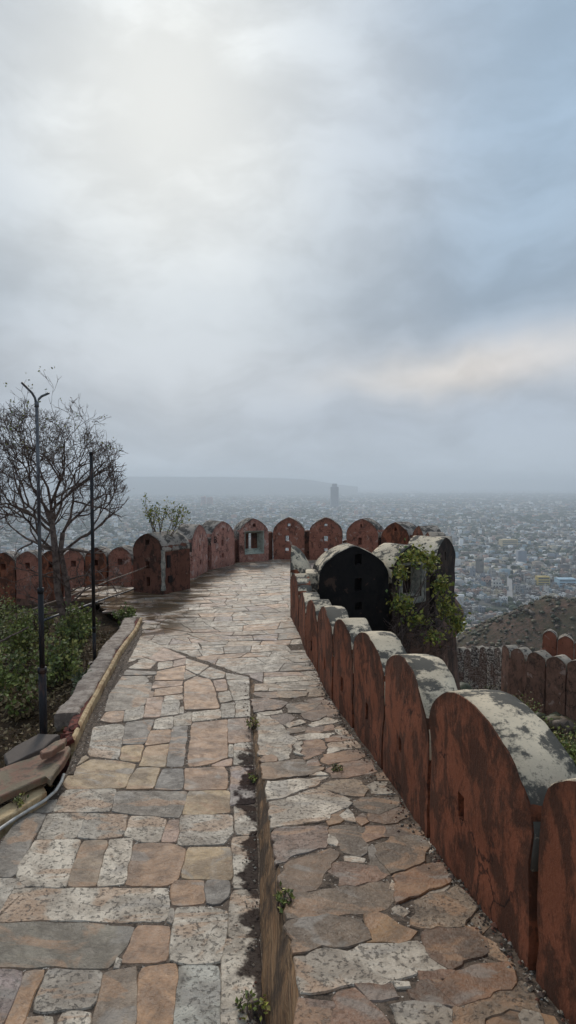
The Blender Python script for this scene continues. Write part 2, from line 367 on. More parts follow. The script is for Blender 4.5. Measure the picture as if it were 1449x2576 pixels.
def terrain(x, y):
    r = math.hypot(x, y)
    d = foot_dist(x, y) if r < 900 else r
    hill = -2.2 if d < -.5 else -2.2 - 3.2 * min(1, (d + .5) / 1.5) - .43 * max(0, d)
    if d > 0: hill += min(d, 20) * .04 * N3(x, y, 0, .15)
    mound = -190 + 137.5 * math.exp(-((x - 150) / 125) ** 2 - ((y - 290) / 130) ** 2)
    if r < 1200: mound += 5 * N3(x, y, 3, .03) * max(0, (mound + 190) / 137) + 1.6 * N3(x, y, 7, .12)
    if r < 1200 and r > 30: hill += 2.5 * N3(x, y, 1, .04)
    return max(-190, smax(smax(hill, mound, 9), -190 + 0.0, 6) - 1.5 if hill < -20 else hill)
azs = [rad(a) for a in np.concatenate([np.arange(-180, -38, 6), np.arange(-36, 36.01, .45), np.arange(38, 180, 6)])]
rs = [0.8 * 1.048 ** i for i in range(236)]
verts = [(0, 0, -2.2)]; faces = []
for r in rs:
    for a in azs:
        x, y = r * math.sin(a), r * math.cos(a); verts.append((x, y, terrain(x, y)))
na = len(azs)
for k in range(na): faces.append((0, 1 + (k + 1) % na, 1 + k))
for i in range(len(rs) - 1):
    for k in range(na):
        a, b = 1 + i * na + k, 1 + i * na + (k + 1) % na
        faces.append((a, b, b + na, a + na))
g = mesh_obj('terrain', verts, faces, M['terrain'], smooth=True); tag(g, kind='structure')

# far table ridge
def ridge(name, y0, prof, depth, base=-190):
    vs, fs = [], []; n = 120
    for i in range(n + 1):
        px = lerp(prof[0][0], prof[-1][0], i / n); h = interp(px, prof)
        top = at_Y(px, h + .6 * N3(px, 0, 0, .06), y0)
        for (dy, k) in ((-depth, 0), (-depth * .5, .55), (-depth * .12, .93), (0, 1), (depth, .9)):
            vs.append((top.x * (1 + dy / y0), y0 + dy + 120 * N3(i, dy, 3, .21), lerp(base - 5, top.z, k)))
    for i in range(n):
        for k in range(4): a = i * 5 + k; fs.append((a, a + 5, a + 6, a + 1))
    return tag(mesh_obj(name, vs, fs, M['ridge'], smooth=True), kind='structure')
ridge('hills', 12500, [(-300, 1198), (100, 1198), (300, 1199), (560, 1200), (680, 1202), (770, 1206), (810, 1212), (850, 1219), (900, 1224)], 1800)

# ------------------------------------------------------------------ city
ROADX = lambda y: (1287 - 724.5) / F * 950 + (y - 950) * .385
PAL = [(.62, .59, .54), (.42, .40, .37), (.80, .79, .76), (.33, .27, .22), (.46, .30, .24), (.25, .27, .30), (.21, .19, .17), (.52, .45, .33), (.13, .12, .115), (.30, .29, .28), (.16, .13, .11), (.28, .36, .40)]
def house_mesh(kind, col):
    mb = MB(); dk = (.05, .05, .055, 1); c1 = (*col, 1); c2 = (*[v * .75 for v in col], 1); rf = (*[v * .8 for v in (.5, .48, .45)], 1)
    h = [.7, 1.0, 1.3, .85][kind % 4]
    mb.box((0, 0, h / 2), (1, 1, h), col=c1)
    mb.box((0, 0, h + .012), (.92, .92, .02), col=rf)
    for sx, sy, lx, ly in ((0, -.48, 1, .04), (0, .48, 1, .04), (-.48, 0, .04, .92), (.48, 0, .04, .92)): mb.box((sx, sy, h + .04), (lx, ly, .08), col=c1)
    mb.box((.22 * (-1) ** kind, .18, h + .14), (.36, .34, .26), col=c2)
    mb.tube([(-.25, .2, h + .02), (-.25, .2, h + .2)], .07, 8, dk)
    n = 2 + kind % 2
    for fl in range(n):
        z = h * (fl + .5) / n
        for wx in (-.3, 0, .3):
            mb.box((wx, -.502, z), (.14, .02, h / n * .42), col=dk)
        for wy in (-.25, .2): mb.box((-.502, wy, z), (.02, .14, h / n * .4), col=dk)
    if kind % 3 == 1: mb.box((0, -.56, h * .5), (.8, .13, .04), col=c2)
    return mb
PN = ['white', 'grey white', 'bright white', 'tan', 'pinkish', 'grey blue', 'grey brown', 'cream', 'dark grey', 'pale grey', 'brown', 'pale blue']
HT = []
for k in range(12):
    o = house_mesh(k, PAL[k]).build('house', M['house'], cols=True); HT.append(o.data); bpy.data.objects.remove(o)
RC = random.Random(11)
cand = []
def vis_frame(x, y, z):
    dx, dy, dz = x, y, z - EYE
    X = 724.5 + F * dx / (dy * cp - dz * sp); Y = 1288 - F * (dy * sp + dz * cp) / (dy * cp - dz * sp)
    return X, Y
d = 640.0
while d < 21000:
    cell = max(13.0, d * .0058); wdt = 2 * d * math.tan(rad(40)); n = int(wdt / cell)
    row_seed = RC.random() * 100
    for i in range(n):
        x = -wdt / 2 + (i + RC.uniform(.1, .9)) * cell; y = d + RC.uniform(-.4, .4) * cell
        nn = N3(x, y, 5, .0011) + .5 * N3(x, y, 9, .004)
        if RC.random() > .66 + .8 * nn: continue
        
        if abs(x - ROADX(y)) < 9 and y < 1500: continue
        if y < 3600:
            wx_ = x + 60 * N3(x, y, 1, .002); wy_ = y + 60 * N3(x, y, 6, .002)
            if (wx_ * .94 + wy_ * .34) % 118 < 13 + y * .004 or (wy_ * .94 - wx_ * .34) % 171 < 15 + y * .006: continue
        z = terrain(x, y) if d < 1000 else -190
        if z > -186: continue
        far = min(1.0, cell / 60); big_ = RC.random() < .05
        s = cell * RC.uniform(.45, .92) * (1.9 if big_ and y > 1000 else 1); hh = min(RC.choice([5, 7, 9, 10, 13]) * (1 + .5 * RC.random()), s * .75) * (1 if RC.random() < .985 else 2.6)
        cand.append((x, y, s, hh, RC.randrange(12), rad(RC.choice([14, 14, 104, -8, 30]) + RC.uniform(-4, 4))))
    d += cell * 1.02
near = []
for i, (x, y, s, hh, k, rz) in enumerate(cand):
    if y > 1700: break
    X, Yp = vis_frame(x, y, -185)
    if 1160 < X < 1455 and Yp < interp(X, [(1171, 1562), (1216, 1546), (1292, 1538), (1331, 1525), (1378, 1509), (1449, 1508)]) + 3: near.append(i)
near = set(near[:300]); blk = []
for i in near:
    x, y, s, hh, k, rz = cand[i]
    o = bpy.data.objects.new('city_house', HT[k]); link(o); o.location = (x, y, -190.3); o.rotation_euler = (0, 0, rz)
    hs = hh / [.7, 1.0, 1.3, .85][k % 4]; o.scale = (s, s * (.75 + .25 * math.sin(i)), hs)
    tag(o, '%s flat-roofed city house with a rooftop room, far below the fort' % PN[k], 'house', 'nearest houses of the city below the fort')
V = []; Fc = []; Cc = []
def addboxes(lst):
    bx = np.array([(-.5, -.5, 0), (.5, -.5, 0), (.5, .5, 0), (-.5, .5, 0), (-.5, -.5, 1), (.5, -.5, 1), (.5, .5, 1), (-.5, .5, 1)])
    fq = np.array([(4, 5, 6, 7), (0, 1, 5, 4), (1, 2, 6, 5), (2, 3, 7, 6), (3, 0, 4, 7)])
    n = len(lst); A = np.array([(a[0], a[1], a[2], a[3], a[5]) for a in lst])
    c_, s_ = np.cos(A[:, 4]), np.sin(A[:, 4])
    lx = bx[None, :, 0] * A[:, 2, None]; ly = bx[None, :, 1] * A[:, 2, None] * .8
    vx = A[:, 0, None] + lx * c_[:, None] - ly * s_[:, None]; vy = A[:, 1, None] + lx * s_[:, None] + ly * c_[:, None]
    vz = -190.3 + bx[None, :, 2] * A[:, 3, None]
    v = np.stack([vx, vy, vz], 2).reshape(-1, 3); f = (fq[None] + (np.arange(n) * 8)[:, None, None]).reshape(-1, 4)
    pal = np.array(PAL); base = pal[[a[4] for a in lst]]
    tone = np.array([1.0, .9, .8, .7, .8]) ; cc = base[:, None, :] * (np.array([.85, 1, 1, 1, 1]))[None, :, None]
    cc = np.concatenate([cc, np.ones((n, 5, 1))], 2)
    cc = np.repeat(cc.reshape(-1, 4), 4, axis=0)
    return v, f, cc
def np_mesh(name, v, f, cc, mat):
    me = bpy.data.meshes.new(name); nf = len(f); k = f.shape[1]
    me.vertices.add(len(v)); me.vertices.foreach_set('co', v.astype(np.float32).ravel())
    me.loops.add(nf * k); me.loops.foreach_set('vertex_index', f.astype(np.int32).ravel())
    me.polygons.add(nf); me.polygons.foreach_set('loop_start', np.arange(0, nf * k, k, dtype=np.int32))
    me.update(calc_edges=True); me.validate()
    at = me.color_attributes.new('Col', 'FLOAT_COLOR', 'CORNER'); at.data.foreach_set('color', cc.astype(np.float32).ravel())
    me.materials.append(mat); o = bpy.data.objects.new(name, me); link(o); return o
rest = [cnd for i, cnd in enumerate(cand) if i not in near]
v, f, cc = addboxes(rest)
o = np_mesh('city_houses', v, f, cc, M['house']); tag(o, 'dense spread of small pale city houses fading into the haze', 'houses', kind='stuff')
# city trees
tv, tf = [np.array(q) for q in ICO1]; RT2 = np.random.RandomState(5)
P = []
d = 700.
while d < 12000:
    cell = max(20., d * .012); wdt = 2 * d * math.tan(rad(40)); n = int(wdt / cell)
    for i in range(n):
        x = -wdt / 2 + (i + RC.random()) * cell; y = d + RC.uniform(-.5, .5) * cell
        if RC.random() < .48 + 1.1 * N3(x, y, 2, .0035):
            if d < 1000 and terrain(x, y) > -186: continue
            for q in range(2): P.append((x + RC.uniform(-.4, .4) * cell, y + RC.uniform(-.4, .4) * cell, cell * RC.uniform(.16, .36)))
    d += cell
P = np.array(P); n = len(P)
jit = 1 + .35 * (RT2.rand(n, len(tv), 1) - .5)
v = tv[None] * jit * P[:, 2][:, None, None] * np.array([1, 1, .7]); v[:, :, 0] += P[:, 0][:, None]; v[:, :, 1] += P[:, 1][:, None]; v[:, :, 2] += -190 + np.minimum(P[:, 2], 9)[:, None] * .6
f = (tf[None] + (np.arange(n) * len(tv))[:, None, None]).reshape(-1, 3)
g_ = RT2.rand(n, 1, 1); cc = np.array([.045, .06, .032])[None, None] * (.7 + .8 * g_); cc = np.concatenate([np.broadcast_to(cc, (n, 1, 3)), np.ones((n, 1, 1))], 2)
cc = np.repeat(cc.reshape(-1, 4), len(tf) * 3, axis=0)
o = np_mesh('city_trees', v.reshape(-1, 3), f, cc, M['house']); tag(o, 'dark green tree clumps between the city houses', 'trees', kind='stuff')
# road in the city
vs, fs = [], []
for i in range(30):
    y = 860 + i * 22; x = ROADX(y); vs += [(x - 5, y, -189.7), (x + 5, y, -189.7)]
for i in range(29): fs.append((2 * i, 2 * i + 1, 2 * i + 3, 2 * i + 2))
tag(mesh_obj('road', vs, fs, M['road']), kind='structure')
# landmark blocks
def block(name, px, pyb, wpx, hpx, colr, label, cat, floors=5, dist=None, depth=.6, step=None):
    p = at_z(px, pyb, -190) if dist is None else Vector(((px - 724.5) / F * dist, dist, -190))
    k = p.y / F; W, H = wpx * k, hpx * k; e = empty(name, (p.x, p.y, -190.3)); mb = MB(); c1 = (*colr, 1)
    mb.box((p.x, p.y + W * depth / 2, -190 + H / 2), (W, W * depth, H), 0, c1)
    mb.box((p.x + W * .2, p.y + W * depth / 2, -190 + H * 1.06), (W * .25, W * .2, H * .12), 0, c1)
    if step: mb.box((p.x, p.y + W * depth / 2, -190 + H * 1.08), (W * step, W * depth * step, H * .16), 0, c1)
    mb.build('wall', M['house'], e, (p.x, p.y, -190.3), cols=True)
    m2_ = MB()
    for fl in range(floors):
        z = -190 + H * (fl + .55) / floors
        m2_.box((p.x, p.y - .05 * k, z), (W * .9, .3 + k * .1, H / floors * .4), 0, (.06, .07, .08, 1))
    m2_.build('window', M['house'], e, (p.x, p.y, -190.3), cols=True)
    mb = MB(); mb.box((p.x, p.y + W * depth / 2, -190 + H * 1.0 + .6), (W * 1.03, W * depth * 1.03, 1.0), 0, (*[q * .85 for q in colr], 1)); mb.build('roof', M['house'], e, (p.x, p.y, -190.3), cols=True)
    tag(e, label, cat)
block('tower_block', 842, 0, 20, 53, (.26, .27, .29), 'dark tall tower block standing alone on the hazy skyline', 'tower block', 24, 4800, .8, .6)
block('apartment_block', 512, 1272, 12, 22, (.55, .34, .28), 'pinkish slim apartment block left in the hazy city, narrower of two', 'building', 8)
block('apartment_block', 528, 1272, 14, 20, (.55, .34, .28), 'pinkish wide apartment block beside the slim one in the hazy city', 'building', 8)
block('warehouse', 902, 1273, 28, 4, (.85, .85, .85), 'long bright white shed far off in the middle of the city', 'warehouse', 1)
block('office_building', 1283, 1376, 40, 17, (.62, .50, .30), 'large cream yellow building with dark window bands in the city', 'building', 4)
block('school_building', 1368, 1472, 30, 20, (.60, .45, .15), 'ochre yellow building near the foot of the hill in the city', 'building', 3)
block('hospital_building', 1428, 1478, 44, 20, (.45, .62, .72), 'pale blue long building at the right edge of the city', 'building', 3)
block('office_building', 1216, 1318, 14, 16, (.58, .52, .46), 'narrow beige office block standing above low roofs on the right', 'building', 5)

# ------------------------------------------------------------------ paving
SL = {'w': (.66, .57, .45), 'g': (.50, .43, .34), 'G': (.28, .235, .185), 'o': (.43, .24, .125), 'y': (.46, .31, .155), 'd': (.15, .13, .112),
      'p': (.42, .265, .19), 'm': (.34, .24, .155), 'l': (.25, .21, .145), 'b': (.26, .155, .095), 'u': (.31, .235, .215), 'k': (.06, .038, .022), 'e': (.50, .47, .39)}
PIT = {'w': 1, 'g': .9, 'e': .8, 'p': .3, 'u': .6, 'G': .25}
class Paver:
    def __init__(s, tone=(1, 1, 1)): s.mb = MB(); s.tone = tone; s.rough_edges = tone != (1, 1, 1)
    def slab(s, poly, fn, code, lift=0., gap=.0045, th=.06, rough=.010):
        cx = sum(p[0] for p in poly) / len(poly); cyy = sum(p[1] for p in poly) / len(poly)
        area = 0
        for (x1, y1), (x2, y2) in zip(poly, poly[1:] + poly[:1]): area += x1 * y2 - x2 * y1
        if area < 0: poly = poly[::-1]
        pts = []
        n = len(poly)
        for i in range(n):
            a, b = poly[i], poly[(i + 1) % n]; ln = math.hypot(b[0] - a[0], b[1] - a[1]); m = max(1, min(26, int(ln / .045)))
            for k in range(m):
                x, y = lerp(a[0], b[0], k / m), lerp(a[1], b[1], k / m)
                x, y = x + rough * (1.6 * N3(x, y, 1, 8) + .8 * N3(x, y, 1, 25)), y + rough * (1.6 * N3(x, y, 4, 8) + .8 * N3(x, y, 4, 25))
                pts.append((x, y))
        def inset(ps, g):
            out = []; m = len(ps)
            for i in range(m):
                x0, y0 = ps[i - 1]; x1, y1 = ps[i]; x2, y2 = ps[(i + 1) % m]
                n1 = Vector((-(y1 - y0), x1 - x0)); n2 = Vector((-(y2 - y1), x2 - x1))
                if n1.length > 1e-9: n1.normalize()
                if n2.length > 1e-9: n2.normalize()
                q = n1 + n2
                if q.length < 1e-6: q = n1
                q.normalize(); out.append((x1 + q[0] * g, y1 + q[1] * g))
            return out
        m_ = len(pts); pts = [((pts[i - 1][0] + 4 * pts[i][0] + pts[(i + 1) % m_][0]) / 6, (pts[i - 1][1] + 4 * pts[i][1] + pts[(i + 1) % m_][1]) / 6) for i in range(m_)] if m_ > 6 and not s.rough_edges else pts
        r1 = inset(pts, gap); r2 = inset(r1, .006)
        tx, ty = R.uniform(-.008, .008), R.uniform(-.008, .008)
        zf = lambda x, y: fn(x, y) + lift + tx * (x - cx) + ty * (y - cyy)
        m = len(r1); base = len(s.mb.v)
        s.mb.v += [(x, y, zf(x, y) - th) for x, y in r1] + [(x, y, zf(x, y) - .007) for x, y in r1] + [(x, y, zf(x, y)) for x, y in r2]
        fs = []
        for i in range(m):
            j = (i + 1) % m
            fs += [(base + i, base + j, base + m + j, base + m + i), (base + m + i, base + m + j, base + 2 * m + j, base + 2 * m + i)]
        # top: triangle fan to interior, via a mesh n-gon
        fs.append(tuple(base + 2 * m + i for i in range(m)))
        c = SL[code]; v = R.uniform(.86, 1.14); wv = R.uniform(-.02, .02)
        col = (max(.01, c[0] * v + wv * .5), c[1] * v, max(.01, c[2] * v - wv * .5), PIT.get(code, .1))
        if code != 'w': col = (col[0] * s.tone[0], col[1] * s.tone[1], col[2] * s.tone[2], col[3])
        s.mb.f += fs; s.mb.c += [col] * len(fs)
def S1(p): return (p[0] * .5, 1918.2 + p[1] * .5)
def S2(p): return (157.2 + .3906 * p[0], 1559.7 + .3906 * p[1])
def S3(p): return (628.9 + .566 * p[0], 2075.5 + .566 * p[1])
def S4(p): return (597.5 + .3255 * p[0], 1635.2 + .3255 * p[1])
LA = [  # code, polygon
 ('g', (330,135,585,130,585,160,550,245,265,248,300,170)), ('G', (590,143,945,143,905,278,640,258,558,245)),
 ('y', (950,140,1155,138,1157,248,1055,260,918,262,930,200)), ('G', (230,190,290,180,262,248,150,248)),
 ('G', (120,258,235,258,75,560,60,575,-60,578,-60,500,90,290)), ('g', (240,255,440,250,385,378,185,385)),
 ('g', (440,255,643,262,618,372,490,385,388,378)), ('w', (655,265,800,272,845,285,800,398,690,398,672,372,622,370)),
 ('p', (850,290,905,285,885,402,805,400)), ('g', (912,265,1168,262,1172,350,1125,410,892,415)),
 ('w', (1180,215,1285,220,1292,340,1290,365,1185,365)), ('u', (1160,20,1280,15,1285,205,1160,215)),
 ('w', (178,390,408,388,330,625,135,625,80,575,95,520)), ('m', (415,392,540,392,482,620,335,622)),
 ('w', (548,385,675,375,625,612,485,622)), ('o', (675,410,760,400,880,410,935,435,890,600,840,620,628,615)),
 ('y', (945,425,1165,422,1165,590,910,585,920,520)), ('w', (1170,375,1290,362,1300,630,1175,628)),
 ('g', (85,585,130,600,130,628,75,630)), ('g', (-60,582,80,580,85,600,-60,840)),
 ('w', (70,632,850,625,855,720,830,800,500,800,380,790,5,800,-60,790,-60,850)), ('o', (868,595,1025,592,1030,710,862,720)),
 ('d', (1033,592,1160,592,1145,680,1110,715,1033,710)), ('g', (1170,640,1298,632,1305,700,1306,880,1145,878,1150,720)),
 ('g', (855,725,880,730,870,815,835,800)), ('l', (-80,805,400,803,688,822,600,975,545,1035,370,1030,230,1025,-80,1030)),
 ('o', (690,815,860,815,840,1000,740,1010,610,1008,640,930)), ('w', (885,728,1050,725,1148,745,1140,850,1112,1005,950,1018,850,1000)),
 ('w', (1125,882,1306,882,1314,1130,1322,1316,1325,1400,1108,1400)), ('w', (600,975,620,985,600,1035,575,1030)),
 ('u', (-60,1038,125,1038,100,1110,10,1340,-60,1340)), ('o', (130,1035,230,1035,140,1240,115,1340,12,1340,70,1200)),
 ('g', (235,1040,500,1045,512,1060,480,1200,465,1235,165,1258)), ('m', (515,1060,690,1025,678,1340,455,1340,490,1200)),
 ('o', (700,1060,715,1035,895,1010,868,1340,682,1340)), ('e', (900,1022,1105,1018,1105,1360,872,1360)),
 ('w', (140,1270,275,1265,255,1350,118,1350)), ('w', (305,1252,465,1250,450,1350,278,1350))]
LB = [
 ('G', (385,358,590,358,560,490,530,545,420,580,270,590,300,480)), ('d', (410,320,520,330,610,335,600,352,390,355)),
 ('g', (500,115,600,150,655,175,550,245,470,275,420,270,470,180)), ('g', (470,280,545,250,610,265,560,315,420,310)),
 ('p', (655,178,800,240,690,262,610,268,550,248)), ('g', (615,270,705,262,710,300,615,320)), ('p', (715,262,795,245,790,285,715,300)),
 ('o', (612,330,790,290,780,385,590,388)), ('g', (795,245,945,295,870,350,795,315)), ('g', (790,320,865,355,780,385)),
 ('g', (950,300,1048,335,1040,370,960,380,880,350)), ('p', (590,395,775,390,770,420,575,440)), ('o', (595,445,775,422,770,470,590,492)),
 ('o', (560,460,588,455,585,492,555,498)), ('o', (785,400,860,362,945,380,970,410,1010,570,785,578)), ('w', (660,488,775,480,778,510,650,525)),
 ('p', (550,500,650,495,625,625,520,630)), ('g', (645,525,755,515,745,605,628,622)), ('g', (755,560,778,555,778,600,750,605)),
 ('g', (405,580,530,550,515,635,395,658)), ('o', (285,590,400,583,388,655,320,662,240,650,270,610)), ('w', (838,592,1018,572,1020,630,835,655)),
 ('g', (720,618,832,588,828,675,715,680)), ('w', (595,640,715,620,705,700,585,705)), ('d', (410,660,590,640,545,760,530,800,385,805)),
 ('g', (200,690,320,668,385,670,405,690,360,895,180,880,165,850)), ('o', (555,712,703,703,690,790,535,808)), ('y', (385,812,525,800,490,912,370,905)),
 ('y', (535,812,690,795,660,945,490,940)), ('d', (710,685,810,680,778,940,668,940)), ('o', (835,660,1060,640,1065,885,930,930,820,945,805,925)),
 ('p', (1062,635,1205,630,1215,780,1070,795)), ('p', (970,388,1050,380,1065,455,995,460)), ('g', (1000,468,1075,455,1095,520,1015,535)),
 ('w', (1052,340,1198,365,1200,378,1060,382)), ('w', (1060,385,1202,378,1200,505,1105,520)), ('g', (1022,540,1108,530,1108,625,1025,630)),
 ('g', (1115,520,1205,512,1208,620,1115,625)), ('w', (1072,800,1100,800,1098,880,1072,885)), ('g', (1105,795,1218,785,1230,925,1105,930)),
 ('p', (960,930,1090,890,1090,938,960,945)), ('y', (480,950,630,950,585,1085,405,1090,430,1030)), ('d', (645,955,782,955,775,1095,590,1088)),
 ('o', (792,955,1045,945,1060,980,1062,1092,785,1098)), ('y', (60,960,180,895,350,905,475,925,400,1080,20,1090,0,1060)), ('y', (100,900,155,868,175,890,70,945))]
RA = [
 ('w', (105,278,228,275,230,315,108,318)), ('w', (240,272,420,270,530,285,520,305,240,315)), ('g', (315,320,540,320,515,355,400,372,315,365)),
 ('b', (110,330,305,325,308,375,200,368)), ('g', (545,300,640,290,670,350,560,360)), ('u', (115,385,240,380,380,410,330,450,135,480)),
 ('G', (385,420,495,410,640,420,500,490,400,485)), ('b', (650,365,700,380,740,430,640,415,520,395)), ('b', (600,430,650,425,680,500,590,550,520,530,500,495)),
 ('w', (140,484,340,462,350,485,250,500)), ('b', (665,425,730,430,800,520,690,510)), ('u', (270,510,400,490,440,520,370,575,320,560)),
 ('w', (145,495,260,520,360,600,455,700,430,760,400,840,325,850,250,815,175,810)), ('w', (360,580,480,540,540,560,400,605)),
 ('w', (530,580,700,520,810,550,600,590)), ('G', (390,612,520,592,520,622,400,645)), ('u', (530,600,660,590,650,630,540,640)),
 ('p', (670,590,740,575,735,610,665,625)), ('w', (745,605,810,578,868,640,800,660)), ('w', (440,670,560,645,760,640,700,680,460,700)),
 ('o', (680,680,880,655,895,690,700,705)), ('p', (490,780,520,710,590,680,650,700,675,750,640,800,510,840)), ('w', (455,720,500,710,485,770,500,820,450,790)),
 ('w', (700,730,730,700,920,700,950,750,800,770,700,805)), ('o', (650,840,690,810,920,765,970,800,930,840,690,880)),
 ('G', (190,880,500,850,530,900,650,912,590,960,210,1000)), ('p', (540,862,620,840,640,890,550,900)), ('b', (195,830,250,820,310,855,200,870)),
 ('p', (710,920,830,855,1030,850,1060,930,950,970,740,985)), ('w', (215,1015,700,978,600,1050,245,1160)), ('w', (545,965,640,930,700,970,560,975)),
 ('g', (620,1070,720,1015,900,1000,1000,1060,960,1130,850,1120)), ('w', (1010,1040,1070,1010,1150,1020,1160,1060,1220,1110,1040,1110)),
 ('w', (245,1180,590,1080,700,1100,860,1150,880,1190,700,1310,500,1350,265,1385)), ('y', (690,1310,810,1245,800,1310,700,1335)),
 ('G', (885,1190,960,1150,1225,1150,1240,1200,1100,1260,990,1240)), ('b', (1000,1260,1280,1220,1310,1290,1130,1340,1040,1330)),
 ('w', (815,1280,850,1235,900,1260,900,1330,820,1310)), ('p', (920,1310,950,1270,1010,1330,960,1345)), ('G', (1080,960,1130,950,1180,1000,1090,1000))]
RB = [
 ('u', (110,35,150,15,330,10,335,95,190,130,120,170)), ('G', (345,10,510,5,510,90,490,135,400,95,345,60)), ('p', (520,5,600,10,600,40,520,70)),
 ('b', (610,5,770,0,775,40,680,50,610,50)), ('G', (575,90,640,60,770,55,790,100,770,160,640,215,590,165)), ('G', (515,105,560,90,585,165,630,215,560,215)),
 ('m', (165,170,350,110,400,120,310,235,290,285,170,300,140,230)), ('p', (350,190,410,165,505,178,560,180,600,220,560,245,335,265)), ('w', (420,138,500,148,505,168,420,158)),
 ('p', (645,232,690,185,780,160,690,215)), ('o', (660,300,670,232,850,165,885,240,740,312,660,340)), ('w', (740,322,890,250,890,275,770,335)),
 ('G', (160,320,600,252,640,310,560,375,330,408,180,402)), ('w', (620,245,665,250,650,300,630,290)), ('w', (625,370,670,350,710,380,690,405,625,395)),
 ('g', (730,440,750,350,850,310,940,285,1000,385,930,440,800,465)), ('G', (175,430,350,412,490,430,555,515,380,530,200,565)),
 ('y', (520,400,560,390,740,480,690,500,560,525)), ('b', (770,480,900,455,1000,465,1060,560,890,630,800,560)), ('w', (190,590,300,560,740,515,870,635,600,700,240,745,215,730)),
 ('o', (900,650,1140,615,1155,640,1140,720,940,800,850,720)), ('b', (690,735,840,690,930,805,720,770)), ('w', (635,700,690,698,690,720,650,725)),
 ('p', (490,720,620,712,630,750,540,765)), ('p', (770,672,880,645,870,668,790,695)), ('u', (220,785,350,785,370,960,220,960)), ('p', (375,765,470,755,540,800,660,960,380,960)),
 ('w', (635,800,780,800,910,830,910,960,680,960)), ('g', (920,840,1100,740,1200,700,1260,790,1270,830,1130,800,1040,860,1000,960,930,960)),
 ('k', (1065,860,1130,808,1200,822,1200,960,1020,960)), ('w', (1208,822,1280,835,1320,960,1210,960)), ('y', (1300,830,1340,850,1400,960,1330,960)),
 ('g', (1005,480,1080,530,1130,580,1160,615,1070,560)), ('G', (1000,395,1030,400,1060,450,1020,470,1000,440)), ('w', (350,40,385,60,380,95,345,80)),
 ('w', (780,55,800,60,820,110,800,130)), ('G', (1080,620,1050,590,1100,610,1140,640))]
def grp(a): return [(a[i], a[i + 1]) for i in range(0, len(a), 2)]
# left ramp
PV = Paver()
for lst, S in ((LA, S1), (LB, S2)):
    for code, a in lst:
        poly = [tuple(on(*S(p), floorL)[:2]) for p in grp(a)]
        PV.slab(poly, floorL, code, R.uniform(-.003, .004), -.007)
x = -3.3
while x < -.05:                                 # rows running on under the photographer
    wv = R.uniform(.3, .6); y = 1.95
    while y > -2:
        hv = R.uniform(.3, .6); xe = min(x + wv, -.06); PV.slab([(x, y), (xe, y), (xe, y - hv), (x, y - hv)], floorL, R.choice('wgGoymp'), 0, .008); y -= hv
    x += wv
# fill little stones left of ramp
KL = [on(345, 1571, lambda x, y: floorL(x, y)), on(300, 1658, floorL), on(245, 1765, floorL), on(188, 1885, floorL), on(163, 1950, floorL), on(120, 2002, floorL), on(60, 2047, floorL), on(0, 2112, floorL), on(-80, 2230, floorL)]
LL = [on(a, b, floorL) for a, b in ((626, 1702), (628, 1802), (640, 1935), (645, 2088), (650, 2233), (654, 2483), (663, 2580))]
RL = [on(a, b, floorR) for a, b in ((626, 1702), (632, 1743), (643, 1798), (650, 1892), (663, 1961), (686, 2100), (700, 2190), (719, 2290), (736, 2409), (751, 2576))]
# Voronoi crazy paving for the bastion floor
def clip(poly, n, p):
    out = []
    for i in range(len(poly)):
        a, b = poly[i], poly[(i + 1) % len(poly)]
        da = (a[0] - p[0]) * n[0] + (a[1] - p[1]) * n[1]; db = (b[0] - p[0]) * n[0] + (b[1] - p[1]) * n[1]
        if da <= 0: out.append(a)
        if da * db < 0: tt = da / (da - db); out.append((lerp(a[0], b[0], tt), lerp(a[1], b[1], tt)))
    return out
flat = lambda x, y: 0.0
def in_bastion(x, y):
    if ((x - .1) / 4.75) ** 2 + ((y - 18.9) / 5.75) ** 2 < 1: return True
    if y < 18 and y > 8 and x < interp(y, [(8, .75), (9.6, .62), (12.4, .35), (14, .2), (15, .3)]) and x > -9.5 + max(0, 12 - y) * 2: return x > -3.6 - max(0, (y - 13) * .62) 
    return False
flat = lambda x, y: 0.0
def warp(u, v):
    x = u * .96 - v * .20; y = u * .26 + v * .97
    return (x + .30 * N3(u, v, 1, .45) + .11 * N3(u, v, 4, 1.7), y + .34 * N3(u, v, 8, .45) + .11 * N3(u, v, 2, 1.7))
v0 = 6.0
while v0 < 28:
    hh = R.uniform(.30, .52); u = -8.5 + R.random() * .5; su = R.uniform(-.06, .06)
    while u < 9:
        wd = R.uniform(.36, 1.0); s2 = R.uniform(-.17, .17)
        quad = [(u, v0), (u + wd, v0), (u + wd + s2, v0 + hh), (u + su, v0 + hh)]
        parts_ = [quad]; q_ = R.random()
        if q_ < .2: parts_ = [[quad[0], quad[1], quad[3]], [quad[1], quad[2], quad[3]]]
        elif q_ < .38 and wd > .5:
            m1, m2_ = lerp(Vector(quad[0]), Vector(quad[3]), .5), lerp(Vector(quad[1]), Vector(quad[2]), R.uniform(.35, .65)); parts_ = [[quad[0], quad[1], tuple(m2_), tuple(m1)], [tuple(m1), tuple(m2_), quad[2], quad[3]]]
        for pt_ in parts_:
            c_ = [warp(*q) for q in pt_]; sx, sy = sum(q[0] for q in c_) / len(c_), sum(q[1] for q in c_) / len(c_)
            if not in_bastion(sx, sy): continue
            if sx > CR0[0] + .1:
                c_ = clip(c_, (0, -1), (0, 8.86))
                if sy < 9.75 and len(c_) > 2: c_ = clip(c_, (-1, 0), (-.62, 0))
            else: c_ = clip(c_, (CRN[0], CRN[1]), (CR0[0] + CRN[0] * .15, CR0[1] + CRN[1] * .15))
            if len(c_) < 3: continue
            PV.slab(c_, flat, R.choice('wwggggGopumG' if sx > -2.5 else 'gGGmmbbu'), R.uniform(-.003, .005), .004)
        u += wd; su = s2
    v0 += hh
